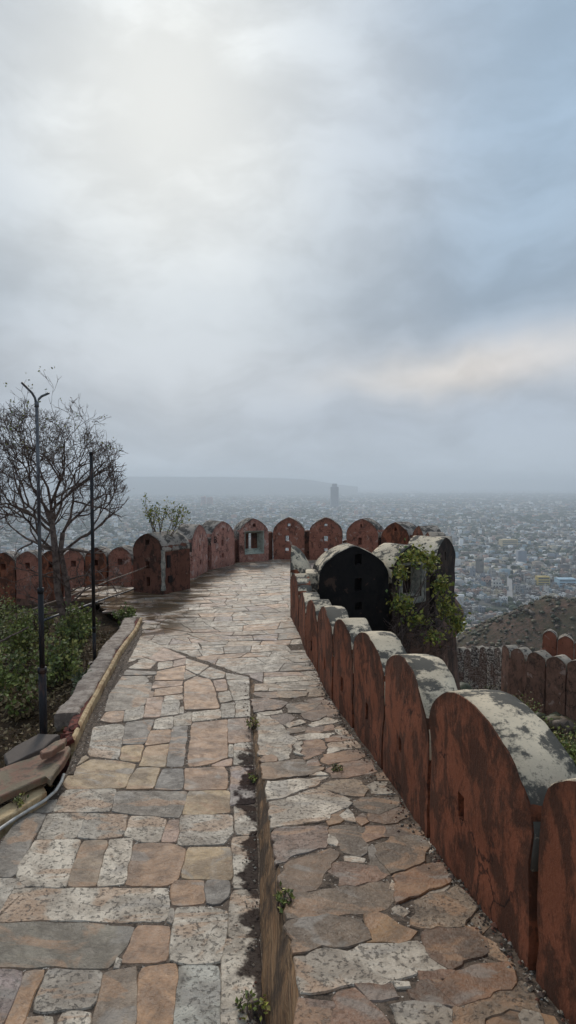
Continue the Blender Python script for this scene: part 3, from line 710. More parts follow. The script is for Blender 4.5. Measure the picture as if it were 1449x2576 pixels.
pv = PV.mb.build('paving', M['slab'], cols=True); tag(pv, kind='structure')
# right stepped path slabs
PR = Paver((.60, .47, .36))
for lst, S in ((RA, S4), (RB, S3)):
    for code, a in lst:
        poly = [tuple(on(*S(p), floorR)[:2]) for p in grp(a)]
        PR.slab(poly, floorR, code, R.uniform(-.003, .010), -.024 if code != 'w' else -.008, .06, .024)
for yv in np.arange(1.9, -2, -.5):
    xx = .1
    while xx < 1.9: wv = R.uniform(.35, .7); PR.slab([(xx, yv), (xx + wv, yv), (xx + wv, yv - .5), (xx, yv - .5)], floorR, R.choice('wgGbup'), 0, .01); xx += wv
# small pebbly chips in the joints
for _ in range(420):
    y = R.uniform(2.0, 8.6); x0 = interp(y, sorted([(p.y, p.x) for p in RL])) + .04; x = R.uniform(x0, interp(y, [(2, 1.55), (2.8, 1.22), (4.3, 1.03), (5.7, .93), (8.2, .62)]))
    r_ = R.uniform(.015, .045); n = 6; ph = R.random() * 6
    PR.slab([(x + r_ * R.uniform(.6, 1.2) * math.cos(ph + k * 2 * math.pi / n), y + r_ * R.uniform(.6, 1.2) * math.sin(ph + k * 2 * math.pi / n)) for k in range(n)], floorR, R.choice('wgpbG'), -.012, .001, .03, .002)
pr = PR.mb.build('stepped_path', M['slab'], cols=True); tag(pr, kind='structure')
# grit and small stones gathered along the foot of the parapet and the step edge
gr = MB(); GC = [(.30, .24, .18, 1), (.14, .10, .08, 1), (.40, .35, .28, 1), (.20, .09, .06, 1), (.09, .07, .055, 1)]
WX_ = [(1.6, 1.42), (2.79, 1.21), (4.27, 1.04), (5.71, .94), (6.87, .77), (8.2, .63), (9.8, .52), (12.4, .35), (14, .12)]
for _ in range(1100):
    y = 1.8 + 12 * R.random() ** 1.4; x = interp(y, WX_) - abs(R.gauss(0, .07)) - .01; r_ = R.uniform(.004, .014) * (1 if R.random() < .9 else 1.8); z = (floorR(x, y) if y < 8.85 else 0) + r_ * .4
    gr.add([(x + a[0] * r_ * R.uniform(.7, 1.3), y + a[1] * r_ * R.uniform(.7, 1.3), z + a[2] * r_ * .7) for a in ICO0[0]], ICO0[1], R.choice(GC))
for _ in range(220):
    y = R.uniform(1.8, 9); x = interp(y, sorted([(p.y, p.x) for p in LL])) - abs(R.gauss(0, .05)) - .01; r_ = R.uniform(.004, .012); z = floorL(x, y) + r_ * .4
    gr.add([(x + a[0] * r_, y + a[1] * r_, z + a[2] * r_ * .7) for a in ICO0[0]], ICO0[1], R.choice(GC))
tag(gr.build('grit', M['house'], cols=True), 'fine grit and stone crumbs along the foot of the parapet and the step wall', 'grit', kind='stuff')
# mortar beds
def bed(name, xs, ys, fn, mask, z0, mat, jitter=.006):
    vs = []; idx = {}; fs = []
    def vid(i, j):
        if (i, j) not in idx: idx[(i, j)] = len(vs); x, y = xs(i, j), ys(i, j); vs.append((x, y, fn(x, y) + z0 + jitter * N3(x, y, 2, 11)))
        return idx[(i, j)]
    for i, j in mask: fs.append((vid(i, j), vid(i + 1, j), vid(i + 1, j + 1), vid(i, j + 1)))
    return tag(mesh_obj(name, vs, fs, mat, smooth=True), kind='structure')
NL = 60
kerb_tab = sorted([(p.y, p.x) for p in KL]) ; foot_tab = sorted([(p.y, p.x) for p in LL]); top_tab = sorted([(p.y, p.x) for p in RL])
kerb_tab = [(-3, kerb_tab[0][1] + .3)] + kerb_tab; foot_tab = [(-3, -.05)] + foot_tab; top_tab = [(-3, .06)] + top_tab
def crease_y(x): return CR0[1] + (x - CR0[0]) * (-CRN[0] / CRN[1])
def lx(i, j): return lerp(interp(ly_(j), kerb_tab), interp(ly_(j), foot_tab) + .02, i / 24)
def ly_(j): return -2 + j * (13.4 + 2) / 90
bed('path_bed', lambda i, j: lx(i, j), lambda i, j: ly_(j), floorL, [(i, j) for i in range(24) for j in range(90)], -.007, M['mortar'])
WALLX = [(-3, 2.2), (0, 1.75), (2.79, 1.21), (4.27, 1.04), (5.71, .94), (6.87, .77), (8.2, .63), (9.8, .52), (12.4, .35), (14, .25)]
def ry_(j): return -2 + j * (8.87 + 2) / 70
bed('step_bed', lambda i, j: lerp(interp(ry_(j), top_tab) + .012, interp(ry_(j), WALLX) + .15, i / 14), lambda i, j: ry_(j), floorR, [(i, j) for i in range(14) for j in range(70)], -.005, M['mortar'])
ms = []
for i in range(70):
    for j in range(84):
        x, y = -9 + i * .2, 8.9 + j * .2
        if in_bastion(x + .1, y + .1) and (x > -.7 or (x - CR0[0]) * CRN[0] + (y - CR0[1]) * CRN[1] < .15): ms.append((i, j))
bed('bastion_bed', lambda i, j: -9 + i * .2, lambda i, j: 8.9 + j * .2, flat, ms, -.007, M['mortar'])
# step wall between the ramp and the stepped path
vs, fs = [], []
ny = 150
for j in range(ny + 1):
    y = -2 + j * (9.62 + 2) / ny; xt = interp(y, top_tab) + .02 * N3(y, 0, 9, 3.5); xf = interp(y, foot_tab); zt = floorR(0, y) - .012; zf = floorL(xf, y) - .04
    if y > 8.85: zt = -.012
    for k in range(6):
        tt = k / 5; bul = .022 * N3(y, k * .5, 0, 2.2) + .018 * N3(y, k * .8, 5, 7)
        vs.append((lerp(xf, xt, tt ** 1.15) - bul, y, lerp(zf, max(zt, zf + .01), tt)))
    vs.append((xt + .05, y, max(zt, zf + .01)))
for j in range(ny):
    for k in range(6): a = j * 7 + k; fs.append((a, a + 7, a + 8, a + 1))
sw = mesh_obj('step_wall', vs, fs, M['stepwall'], smooth=True)
tag(sw, 'low brown streaked retaining wall between the smooth ramp and the rough stone steps', 'wall')

# ------------------------------------------------------------------ merlons
PT = [.2]
def archf(u, W, rise):
    q = abs(2 * u / W - 1); q = min(q, 1)
    return rise * ((1 - PT[0]) * math.sqrt(max(0, 1 - q ** 2.2)) + PT[0] * (1 - q)) + .004
def merlon(parent, pL, pR, zb, zs, zt, depth, nvec, holes=(), mat='red_far', cap='cap_grey', down=.3, label=None, cell=.12, rough=.012, capdown=.25, zbR=None, taper=0.0, broken=False):
    """pL, pR: ends of the visible face; nvec: horizontal direction from that face into the wall"""
    pL = Vector((pL[0], pL[1])); pR = Vector((pR[0], pR[1])); e = pR - pL; W = e.length; e.normalize(); n = Vector(nvec).normalized()
    rise = zt - zs; bot = min(zb, zbR if zbR is not None else zb) - down
    us = list(np.linspace(0, W, max(5, int(W / cell)) + 1)); us = [0, .02, .05] + us[1:-1] + [W - .05, W - .02, W]
    lo = list(np.linspace(bot, zs, max(4, int((zs - bot) / (cell * 1.3))) + 1)); ts = list(np.linspace(0, 1, 6))[1:]
    H = []
    for (uc, zc, hw, hh, dp) in holes:
        uc = uc * W; H.append((uc - hw / 2, uc + hw / 2, zc - hh / 2, zc + hh / 2, dp))
        us += [uc - hw / 2, uc + hw / 2]
        for z in (zc - hh / 2, zc + hh / 2):
            if z < zs: lo.append(z)
            else: ts.append((z - zs) / archf(uc, W, rise))
    def uniq(a, eps):
        a = sorted(a); out = [a[0]]
        for q in a[1:]:
            if q - out[-1] > eps: out.append(q)
        return out
    hu = [h for q in H for h in q[:2]]
    us = uniq([u for u in us if all(abs(u - h) > .012 or u == h for h in hu)], .004)
    hz = [h for q in H for h in q[2:4] if h < zs]; lo = uniq([z for z in lo if all(abs(z - h) > .012 or z == h for h in hz)], .003)
    if lo[-1] < zs - .02: lo.append(zs)
    ts = [q for q in uniq(ts + [.9], .03) if q < .985]; ts.append(1.0)
    rows = [('z', z) for z in lo] + [('t', q) for q in ts]
    def Z(i, j):
        k, v = rows[j]; return v if k == 'z' else zs + v * archf(us[i], W, rise)
    vs, fs, idx, rim = [], [], {}, []
    def V(i, j, lay):
        if (i, j, lay) in idx: return idx[(i, j, lay)]
        u, z = us[i], Z(i, j); v = 0 if lay == 'F' else depth if lay == 'B' else float(lay)
        if broken and z > zs - .1: z -= .10 * max(0, N3(u * 4, v * 3, z * 3, 1.1) + .1)
        tp = taper * (z - zb)
        p = pL + e * u + n * (v + (tp if lay == 'F' else -tp if lay == 'B' else 0))
        k = rough * (1.0 if lay in 'FB' else .3)
        q = Vector((p.x, p.y, z)); nz = noise.noise_vector(q * 2.3) * k + noise.noise_vector(q * 9) * k * .45
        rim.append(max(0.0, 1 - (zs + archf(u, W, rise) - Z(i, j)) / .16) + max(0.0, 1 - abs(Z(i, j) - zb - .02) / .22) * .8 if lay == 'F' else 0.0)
        idx[(i, j, lay)] = len(vs); vs.append((p.x + nz.x, p.y + nz.y, z + nz.z * .6)); return idx[(i, j, lay)]
    nu, nr = len(us), len(rows)
    def hole(i, j):
        if not (0 <= i < nu - 1 and 0 <= j < nr - 1): return None
        u = (us[i] + us[i + 1]) / 2; ic = i; z = (Z(i, j) + Z(i, j + 1) + Z(i + 1, j) + Z(i + 1, j + 1)) / 4
        for h in H:
            if h[0] - .001 < u < h[1] + .001 and h[2] - .012 < z < h[3] + .012: return h
        return None
    for i in range(nu - 1):
        for j in range(nr - 1):
            h = hole(i, j)
            if h is None or h[4] is not None: fs.append((V(i + 1, j, 'B'), V(i, j, 'B'), V(i, j + 1, 'B'), V(i + 1, j + 1, 'B')))
            if h is None: fs.append((V(i, j, 'F'), V(i + 1, j, 'F'), V(i + 1, j + 1, 'F'), V(i, j + 1, 'F'))); continue
            lay = 'B' if h[4] is None else '%.3f' % h[4]
            if h[4] is not None: fs.append((V(i, j, lay), V(i + 1, j, lay), V(i + 1, j + 1, lay), V(i, j + 1, lay)))
            for (di, dj, a, b) in ((-1, 0, (i, j + 1), (i, j)), (1, 0, (i + 1, j), (i + 1, j + 1)), (0, -1, (i, j), (i + 1, j)), (0, 1, (i + 1, j + 1), (i, j + 1))):
                if hole(i + di, j + dj) is not h: fs.append((V(*a, 'F'), V(*b, 'F'), V(*b, lay), V(*a, lay)))
    # sides and top, subdivided in depth
    loop = [(0, j) for j in range(nr)] + [(i, nr - 1) for i in range(1, nu)] + [(nu - 1, j) for j in range(nr - 2, -1, -1)]
    nd = max(2, int(depth / .15)); lays = ['F'] + ['%.4f' % (depth * k / nd) for k in range(1, nd)] + ['B']
    for a, b in zip(loop, loop[1:]):
        for l1, l2 in zip(lays, lays[1:]): fs.append((V(*a, l1), V(*b, l1), V(*b, l2), V(*a, l2)))
    mid = (pL + pR) / 2 + n * depth / 2; org = Vector((mid.x, mid.y, zb))
    ob = mesh_obj('merlon', vs, fs, M[mat], parent, org, True)
    ra = ob.data.attributes.new('rim', 'FLOAT', 'POINT'); ra.data.foreach_set('value', rim)
    try: ob.data.set_sharp_from_angle(angle=rad(40))
    except Exception: pass
    if label: ob['label'] = label
    # cap shell
    cv, cf = [], []
    cu = [0] + list(np.linspace(0, W, 22)) + [W]; prof = []
    for q, u in enumerate(cu):
        z = zs + archf(u, W, rise)
        if q == 0 or q == len(cu) - 1: z = zs - capdown
        prof.append((u, z))
    nd2 = max(3, int(depth / .09)); ring = []
    def off(q, o_):
        a = prof[max(q - 1, 0)]; b = prof[min(q + 1, len(prof) - 1)]; tx, tz = b[0] - a[0], b[1] - a[1]; l_ = math.hypot(tx, tz) or 1
        return prof[q][0] - tz / l_ * o_, prof[q][1] + tx / l_ * o_
    for side in (0, 1):
        for q in range(len(prof)):
            for k in range(nd2 + 1):
                v = .010 + (depth - .004) * k / nd2; u, z = off(q, .011 if side == 0 else -.012)
                if broken and prof[q][1] > zs - .1: z -= .10 * max(0, N3(u * 4, v * 3, z * 3, 1.1) + .1)
                tp = taper * (z - zb); vv = v + tp * (1 - 2 * k / nd2)
                p = pL + e * u + n * vv; qv = Vector((p.x, p.y, z)); nz = noise.noise_vector(qv * 2.3) * rough + noise.noise_vector(qv * 9) * rough * .5
                edge = .006 * (k in (0, nd2)) * (1 if side == 0 else 0)
                cv.append((p.x + nz.x, p.y + nz.y, z + nz.z * .6 - edge))
    m_ = nd2 + 1; NP = len(prof) * m_
    for q in range(len(prof) - 1):
        for k in range(nd2):
            a = q * m_ + k; cf.append((a, a + m_, a + m_ + 1, a + 1)); cf.append((NP + a, NP + a + 1, NP + a + m_ + 1, NP + a + m_))
        for k in (0, nd2): a = q * m_ + k; cf.append((a, a + m_, NP + a + m_, NP + a))
    for k in range(nd2):
        for q in (0, len(prof) - 1): a = q * m_ + k; cf.append((a, a + 1, NP + a + 1, NP + a))
    cm = mesh_obj('cap', cv, cf, M[cap], None, org, True); cm.parent = ob; cm.location = (0, 0, 0)
    bm = bmesh.new(); bm.from_mesh(cm.data); bmesh.ops.recalc_face_normals(bm, faces=bm.faces); bm.to_mesh(cm.data); bm.free()
    return ob
def infill(parent, a, b, nvec, z0, z1, depth, mat, back=.1):
    a = Vector((a[0], a[1])); b = Vector((b[0], b[1])); n = Vector(nvec).normalized(); e = (b - a)
    if e.length < 1e-4: return
    e.normalize(); a = a - e * .03; b = b + e * .03; mb = MB(); q = []
    for z in (z0, z1):
        for p in (a + n * back, b + n * back, b + n * (depth - .06), a + n * (depth - .06)): q.append((p.x, p.y, z))
    m = (a + b) / 2 + n * depth / 2; q.append((m.x, m.y, z1 + .04))
    mb.add(q, [(0, 1, 5, 4), (1, 2, 6, 5), (2, 3, 7, 6), (3, 0, 4, 7), (4, 5, 8), (5, 6, 8), (6, 7, 8), (7, 4, 8)])
    mb.build('infill', M[mat], parent, Vector((m.x, m.y, z0)))
def wall_body(parent, pts, nv, zt, zb, depth, mat, name='wall_base', batter=.12):
    """outer skirt below a line of merlons"""
    vs, fs = [], []; n = len(pts)
    for i, (p, nn, z) in enumerate(zip(pts, nv, zt)):
        nn = Vector(nn).normalized(); p = Vector((p[0], p[1]))
        for (v, zz) in ((-.02, zb), (-.02, z), (depth + .03, z), (depth + .03 + .1 * batter, z - 1), (depth + .03 + batter, zb)):
            q = p + nn * v; k = .03 * N3(q.x, q.y, zz, 1.3); vs.append((q.x + nn.x * k, q.y + nn.y * k, zz))
    for i in range(n - 1):
        for k in range(5): a = i * 5 + k; b = i * 5 + (k + 1) % 5; fs.append((a, b, b + 5, a + 5))
    fs.append(tuple(range(5))); fs.append(tuple(range((n - 1) * 5, n * 5))[::-1])
    org = Vector((pts[0][0], pts[0][1], zt[0]))
    o = mesh_obj(name, vs, fs, M[mat], parent, org)
    bm = bmesh.new(); bm.from_mesh(o.data); bmesh.ops.recalc_face_normals(bm, faces=bm.faces); bm.to_mesh(o.data); bm.free()
    return o

# ramp parapet, near to far (pixel foot of each joint, floor height there)
G = [(1340, 2462, .80), (1076, 2117, .55), (963, 1941, .35), (887, 1832, .20), (836, 1765, .09), (799, 1694, .0), (770, 1642, .0), (751, 1592, .0), (730, 1549, .0)]
GP = [at_z(*g) for g in G]
g0 = GP[0] + (GP[0] - GP[1]) * 1.0; g0.z = 1.02; g1 = g0 + (GP[0] - GP[1]) * 1.0; g1.z = 1.26
GP = [g1, g0] + GP
TOPZ = [2.46, 2.20, 1.955, 1.555, 1.37, 1.24, 1.15, 1.08, 1.0, 1.12]
for i_, (px_, py_) in enumerate([(1170, 1757), (1024, 1658), (926, 1597), (870, 1559), (823, 1531), (786, 1511), (767, 1492), (748, 1444)]):
    TOPZ[i_ + 2] = at_Y(px_, py_, (GP[i_ + 2].y + GP[i_ + 3].y) / 2 + (.12 if i_ == 0 else 0)).z
TOPZ[1] = TOPZ[2] + .17; TOPZ[0] = TOPZ[1] + .24
ramp = empty('ramp_parapet', (GP[2].x, GP[2].y, GP[2].z)); tag(ramp, 'red plastered parapet of round-topped merlons descending beside the stone steps', 'parapet wall')
hdef = {2: [(.40, .34, .09, .17)], 3: [(.45, .42, .10, .13)], 4: [(.5, .5, .1, .2)], 5: [(.5, .5, .11, .2)], 6: [(.5, .5, .11, .2)], 7: [(.5, .45, .11, .2)]}
lbl = {1: 'nearest merlon of the ramp, cut by the right edge of the photo', 2: 'large near merlon with a broad pale cap and a broken loophole'}
nv_list = []
TH = .31
for i in range(len(GP) - 1):
    b, a = GP[i], GP[i + 1]          # a farther, b nearer ; face seen from the path: left end = far
    e = Vector((b.x - a.x, b.y - a.y)).normalized(); nv = Vector((-e.y, e.x)); nv = nv if nv.x > 0 else -nv
    nv_list.append(nv)
    ga = .034
    pl = Vector((a.x, a.y)) + e * ga; prr = Vector((b.x, b.y)) - e * ga
    zt = TOPZ[i]; zb = (a.z + b.z) / 2; zs = zt - (.37 if i < 4 else .36)
    PT[0] = .10 if i == 2 else R.uniform(.12, .30)
    hs = []
    for (u, rel, hw, hh) in hdef.get(i, []): hs.append((u, zt - .02 - rel - .35, hw, hh, .07))
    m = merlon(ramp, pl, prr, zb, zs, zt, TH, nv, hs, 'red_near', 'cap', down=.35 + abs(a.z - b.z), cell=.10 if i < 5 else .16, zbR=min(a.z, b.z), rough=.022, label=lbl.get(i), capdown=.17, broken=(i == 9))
for i in range(1, len(GP) - 1):
    nv = nv_list[i]; p = GP[i]; e = Vector((-nv.y, nv.x)); z1 = min(TOPZ[i - 1], TOPZ[i]) - .27
    infill(ramp, Vector((p.x, p.y)) - e * .03, Vector((p.x, p.y)) + e * .03, nv, p.z - .3, z1, TH, 'cap', .07)
# tall last merlon beside the bastion
a, b = Vector((.12, 15.35)), Vector((GP[-1].x + .0, GP[-1].y + .03)); e = (b - a).normalized(); nv = Vector((-e.y, e.x)); nv = nv if nv.x > 0 else -nv
PT[0] = .35
tm = merlon(ramp, a, b, 0, .98, 1.66, .62, nv, [], 'red_near', 'cap', label='tall last merlon of the ramp parapet, beside the black bastion merlon', cell=.1)
for ob_ in (tm, tm.children[0]):
    og = tm.location + ramp.location
    for vx in ob_.data.vertices:
        wp = vx.co + og; dv = (Vector((wp.x, wp.y)) - a).dot(nv) / .62
        if wp.z > .3: vx.co.z -= (wp.z - .3) / 1.36 * .85 * max(0, dv) ** 2
wall_body(ramp, [(p.x, p.y) for p in GP] + [(.12, 15.3)], nv_list + [nv_list[-1], nv_list[-1]], [p.z - .1 for p in GP] + [-.1], -9, TH, 'tower')

# ------------------------------------------------------------------ bastion
bast = empty('round_bastion', (.1, 18.9, 0)); tag(bast, 'round bastion ringed by weathered pink and red arch-topped merlons at the end of the path', 'bastion')
vs, fs = [], []; na_ = 72
rings = [(-.04, .0), (-.04, .93), (-.04, .985), (-.15, 1.0), (-.35, 1.05), (-.60, 1.085), (-.85, 1.08), (-1.05, 1.035), (-2.0, 1.05), (-4, 1.08), (-8, 1.15), (-13, 1.24)]
for z, s in rings:
    for k in range(na_):
        a = 2 * math.pi * k / na_; nn = .012 * N3(math.cos(a) * 3, math.sin(a) * 3, z, 1.6)
        vs.append((.1 + 5.0 * (s + nn) * math.cos(a), 18.9 + 6.0 * (s + nn) * math.sin(a), z + (.05 * N3(a * 3, z, 0, 1) if s > .99 else 0)))
for j in range(1, len(rings) - 1):
    for k in range(na_): a = j * na_ + k; b = j * na_ + (k + 1) % na_; fs.append((a, b, b + na_, a + na_))
fs.append(tuple(na_ + k for k in range(na_)))
tw = mesh_obj('tower_wall', vs, fs, M['tower'], bast, (.1, 18.9, 0), True)
for poly in tw.data.polygons: pass
H3 = lambda z1=.42, z2=.95, z3=1.5, th=None: [(.47, z1, .15, .17, th), (.47, z2, .15, .24, th), (.5, z3, .12, .13, th)]
BM = [  # pixel foot left, right, holes, material, label
 ((485, 1456), (523, 1436), H3(.45, .95, 1.38, .3), 'pink', 'narrow oblique pink merlon beside the sapling corner'),
 ((532.6, 1433), (591, 1420), H3(.45, .95, 1.5, .3), 'pink', 'pink merlon with a painted dark letter'),
 ((602.6, 1415), (675.8, 1410), [(.5, .80, .84, .92, None), (.5, 1.53, .13, .14, .3)], 'pink', 'pink merlon with a large grey green window'),
 ((687, 1407.5), (766, 1408), [(.44, .40, .17, .2, None), (.44, .88, .17, .28, None), (.5, 1.48, .14, .15, None)], 'red_far', 'merlon in the middle of the ring with three open loopholes'),
 ((778, 1408), (861, 1409), [(.5, .40, .17, .2, None), (.5, .88, .17, .28, None), (.5, 1.48, .13, .14, None)], 'red_far', None),
 ((871, 1410), (950, 1416), [(.47, .85, .24, .3, .25), (.5, 1.5, .17, .16, .25)], 'red_far', None),
 ((958, 1419), (1029, 1432), [(.47, .75, .5, .3, .25), (.5, 1.48, .14, .14, .25)], 'red_near', None),
 ((1034, 1436), (1066, 1452), [(.5, 1.4, .14, .16, .25)], 'red_near', None)]
CEN = Vector((.1, 18.9)); prev = None
for (pl, pr_, hs, mat, lb) in BM:
    a = at_z(*pl, 0); b = at_z(*pr_, 0); e = Vector((b.x - a.x, b.y - a.y)); nv = Vector((-e.y, e.x)).normalized()
    mid = Vector(((a.x + b.x) / 2, (a.y + b.y) / 2))
    if nv.dot(mid - CEN) < 0: nv = -nv
    zt = 1.80 if mat != 'red_near' else 1.74
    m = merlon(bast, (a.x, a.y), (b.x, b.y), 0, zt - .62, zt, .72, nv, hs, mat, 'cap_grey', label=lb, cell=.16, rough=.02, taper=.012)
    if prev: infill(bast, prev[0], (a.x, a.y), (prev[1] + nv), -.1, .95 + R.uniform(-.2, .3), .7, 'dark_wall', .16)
    prev = ((b.x, b.y), nv)
    if lb and 'window' in lb:
        e2 = e.normalized(); c0 = mid; fr = MB()
        def WP(u, v, z): q = c0 + e2 * u + nv * v; return (q.x, q.y, z)
        o_, i_ = (.415, .345, 1.255), (.24, .50, 1.12)
        outer = [WP(-.417, -.02, .345), WP(.417, -.02, .345), WP(.417, -.02, 1.257), WP(-.417, -.02, 1.257)]
        inner = [WP(-.27, .30, .52), WP(.27, .30, .52), WP(.27, .30, 1.16), WP(-.27, .30, 1.16)]
        for k in range(4): j = (k + 1) % 4; fr.add([outer[k], outer[j], inner[j], inner[k]], [(0, 1, 2, 3)])
        lip = [WP(-.445, -.03, .315), WP(.445, -.03, .315), WP(.445, -.03, 1.287), WP(-.445, -.03, 1.287)]
        for k in range(4): j = (k + 1) % 4; fr.add([lip[k], lip[j], outer[j], outer[k]], [(0, 1, 2, 3)])
        fo = fr.build('window_frame', M['green'], None, m.location + bast.location); fo.parent = m; fo.location = (0, 0, 0)
        mu = MB()
        for u0 in (-.20, .20):
            q = [WP(u0 - .085, v, z) for z in (.50, 1.18) for v in (.32, .60)] + [WP(u0 + .085, v, z) for z in (.50, 1.18) for v in (.32, .60)]
            mu.add(q, [(0, 1, 3, 2), (4, 6, 7, 5), (0, 4, 5, 1), (2, 3, 7, 6), (0, 2, 6, 4), (1, 5, 7, 3)])
        mo_ = mu.build('window_jamb', M['dark_wall'], None, m.location + bast.location); mo_.parent = m; mo_.location = (0, 0, 0)
    if lb and 'letter' in lb:
        cu = bpy.data.curves.new('letter', 'FONT'); cu.body = 'B'; cu.size = .36; cu.extrude = .003
        to = bpy.data.objects.new('letter', cu); COL.objects.link(to); dg = bpy.context.evaluated_depsgraph_get(); dg.update()
        me = bpy.data.meshes.new_from_object(to.evaluated_get(dg)); bpy.data.objects.remove(to); me.materials.append(M['paint'])
        lo_ = bpy.data.objects.new('painted_letter', me); link(lo_); e2 = e.normalized(); q = Vector((a.x, a.y)) + e2 * .10 - nv * .035
        lo_.parent = m; lo_.matrix_local = Matrix.Translation(Vector((q.x, q.y, 1.0)) - (m.location + bast.location)) @ Matrix(((e2.x, 0, -nv.x, 0), (e2.y, 0, -nv.y, 0), (0, 1, 0, 0), (0, 0, 0, 1)))
PT[0] = .34
# right-hand side of the ring, seen edge on
for (a, b) in (((4.50, 19.1), (4.50, 17.75)), ((4.46, 17.65), (4.22, 16.35))):
    e = Vector((b[0] - a[0], b[1] - a[1])); nv = Vector((-e.y, e.x)).normalized(); nv = nv if nv.x > 0 else -nv
    merlon(bast, a, b, 0, 1.14, 1.68, .5, nv, [(.5, 1.3, .14, .16, .2)], 'red_near', 'cap_low', cell=.16, rough=.02)
# outer faces towards the camera: black merlon, window merlon, corner merlon
OUT = [((.70, 12.90), (2.33, 13.13), 1.80, [(.56, .42, .17, .17, .2), (.56, .92, .13, .3, .2), (.56, 1.5, .14, .2, .2)], 'black_wall', 'cap', 'wide soot-black merlon facing the steps'),
       ((2.42, 13.18), (3.50, 14.05), 1.76, [(.5, .90, .66, .74, None)], 'grim', 'cap', 'merlon with a pale framed window behind the hanging creeper'),
       ((3.68, 14.2), (4.55, 15.5), 1.84, [(.45, 1.35, .10, .22, None), (.5, .75, .10, .3, .2)], 'grim', 'cap', 'dark corner merlon standing above the creeper')]
for k, (a, b, zt, hs, mat, cp_, lb) in enumerate(OUT):
    e = Vector((b[0] - a[0], b[1] - a[1])).normalized(); nv = Vector((-e.y, e.x)); mid = Vector(((a[0] + b[0]) / 2, (a[1] + b[1]) / 2))
    if nv.dot(CEN - mid) < 0: nv = -nv
    m = merlon(bast, a, b, 0, zt - (.70 if k == 0 else .6), zt, .85, nv, hs, mat, cp_, label=lb, cell=.14, rough=.022, down=.4)
    if k: infill(bast, pb, a, nv + pn, -.3, 1.1, .8, 'cap', .15)
    pb, pn = b, nv
    if k == 1:
        def WQ(u, v, z): q = mid + e * u + nv * v; return (q.x, q.y, z)
        fr = MB(); out_ = [WQ(-.36, -.03, .50), WQ(.36, -.03, .50), WQ(.36, -.03, 1.30), WQ(-.36, -.03, 1.30)]; inn = [WQ(-.2, .2, .58), WQ(.2, .2, .58), WQ(.2, .2, 1.2), WQ(-.2, .2, 1.2)]
        for q in range(4): j = (q + 1) % 4; fr.add([out_[q], out_[j], inn[j], inn[q]], [(0, 1, 2, 3)])
        w2 = [WQ(-.50, -.035, .36), WQ(.50, -.035, .36), WQ(.50, -.035, 1.36), WQ(-.50, -.035, 1.36)]
        for q in range(4): j = (q + 1) % 4; fr.add([w2[q], w2[j], out_[j], out_[q]], [(0, 1, 2, 3)])
        fo = fr.build('window_frame', M['pale'], None, m.location + bast.location); fo.parent = m; fo.location = (0, 0, 0)
infill(bast, (.45, 13.0), (.80, 12.95), (0, 1), -.3, 1.18, .8, 'cap', .05)
# stub joining parapet and black merlon
# corner merlon with sapling (left)
lw = None
A0, A1, A2 = at_z(336, 1489, 0), at_z(410, 1496, 0), at_z(478, 1481, 0)
e = Vector((A1.x - A0.x, A1.y - A0.y)); nv = Vector((A2.x - A1.x, A2.y - A1.y))
m = merlon(bast, (A0.x, A0.y), (A1.x, A1.y), 0, 1.30, 1.78, nv.length, nv, [(.5, .35, .17, .28, .25), (.5, .85, .13, .22, .2), (.5, 1.5, .16, .12, .2)], 'dark_wall', 'cap_grey', label='dark reddish corner merlon with a sapling growing from its top', cell=.14, rough=.02, capdown=.05)
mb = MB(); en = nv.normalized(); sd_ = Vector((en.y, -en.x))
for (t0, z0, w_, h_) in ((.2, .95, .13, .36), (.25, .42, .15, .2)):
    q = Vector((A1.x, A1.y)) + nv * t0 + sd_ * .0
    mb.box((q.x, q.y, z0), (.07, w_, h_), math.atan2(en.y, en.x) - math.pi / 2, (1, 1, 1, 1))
pe = MB(); vsx = []
for k in range(15):
    z = .12 + k * .085; wd_ = .055 + .03 * N3(z, 0, 0, 4)
    for o_ in (-wd_, 0, wd_ * 1.3):
        q = Vector((A1.x, A1.y)) + (sd_ * .035 + en * o_ if o_ > 0 else sd_ * .035 - Vector((A0.x - A1.x, A0.y - A1.y)).normalized() * o_ - en * .035 if o_ < 0 else sd_ * .05 - en * .05); vsx.append((q.x, q.y, z))
pe.add(vsx, [(a_ * 3 + b_, a_ * 3 + b_ + 1, a_ * 3 + b_ + 4, a_ * 3 + b_ + 3) for a_ in range(14) for b_ in range(2)])
pe_ = pe.build('plaster_edge', M['pale'], None, m.location + bast.location); pe_.parent = m; pe_.location = (0, 0, 0)
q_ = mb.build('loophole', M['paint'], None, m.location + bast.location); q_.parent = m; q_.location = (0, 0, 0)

# ------------------------------------------------------------------ left parapet (lower, behind the bare tree)
lp = empty('left_parapet', at_z(300, 1490, -.45)); tag(lp, 'low reddish parapet of small merlons behind the bare tree at the left', 'parapet wall')
xs_ = [(331, 274), (269, 215), (212, 160), (156, 103), (99, 42), (38, -18), (-22, -80), (-84, -140)]
pts = []
for k, (xr, xl) in enumerate(xs_):
    b = at_Y(xr, 1489, 19.2 + k * .28); a = at_Y(xl, 1489, 19.2 + k * .28 + .25); zt = 3.2 - (155 + k * 3) * (19.4 + k * .28) / F
    e = Vector((b.x - a.x, b.y - a.y)).normalized(); nv = Vector((-e.y, e.x)); nv = nv if nv.y > 0 else -nv
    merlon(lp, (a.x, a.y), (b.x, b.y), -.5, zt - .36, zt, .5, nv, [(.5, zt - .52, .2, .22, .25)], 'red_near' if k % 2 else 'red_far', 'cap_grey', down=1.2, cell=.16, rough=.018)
    pts += [(b.x + .1, b.y), (a.x, a.y)]
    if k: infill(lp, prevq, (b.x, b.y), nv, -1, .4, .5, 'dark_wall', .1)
    prevq = (a.x, a.y)
wall_body(lp, pts, [(0, 1)] * len(pts), [-.9] * len(pts), -8, .5, 'tower')
# low wall joining corner merlon and left parapet is earth bank

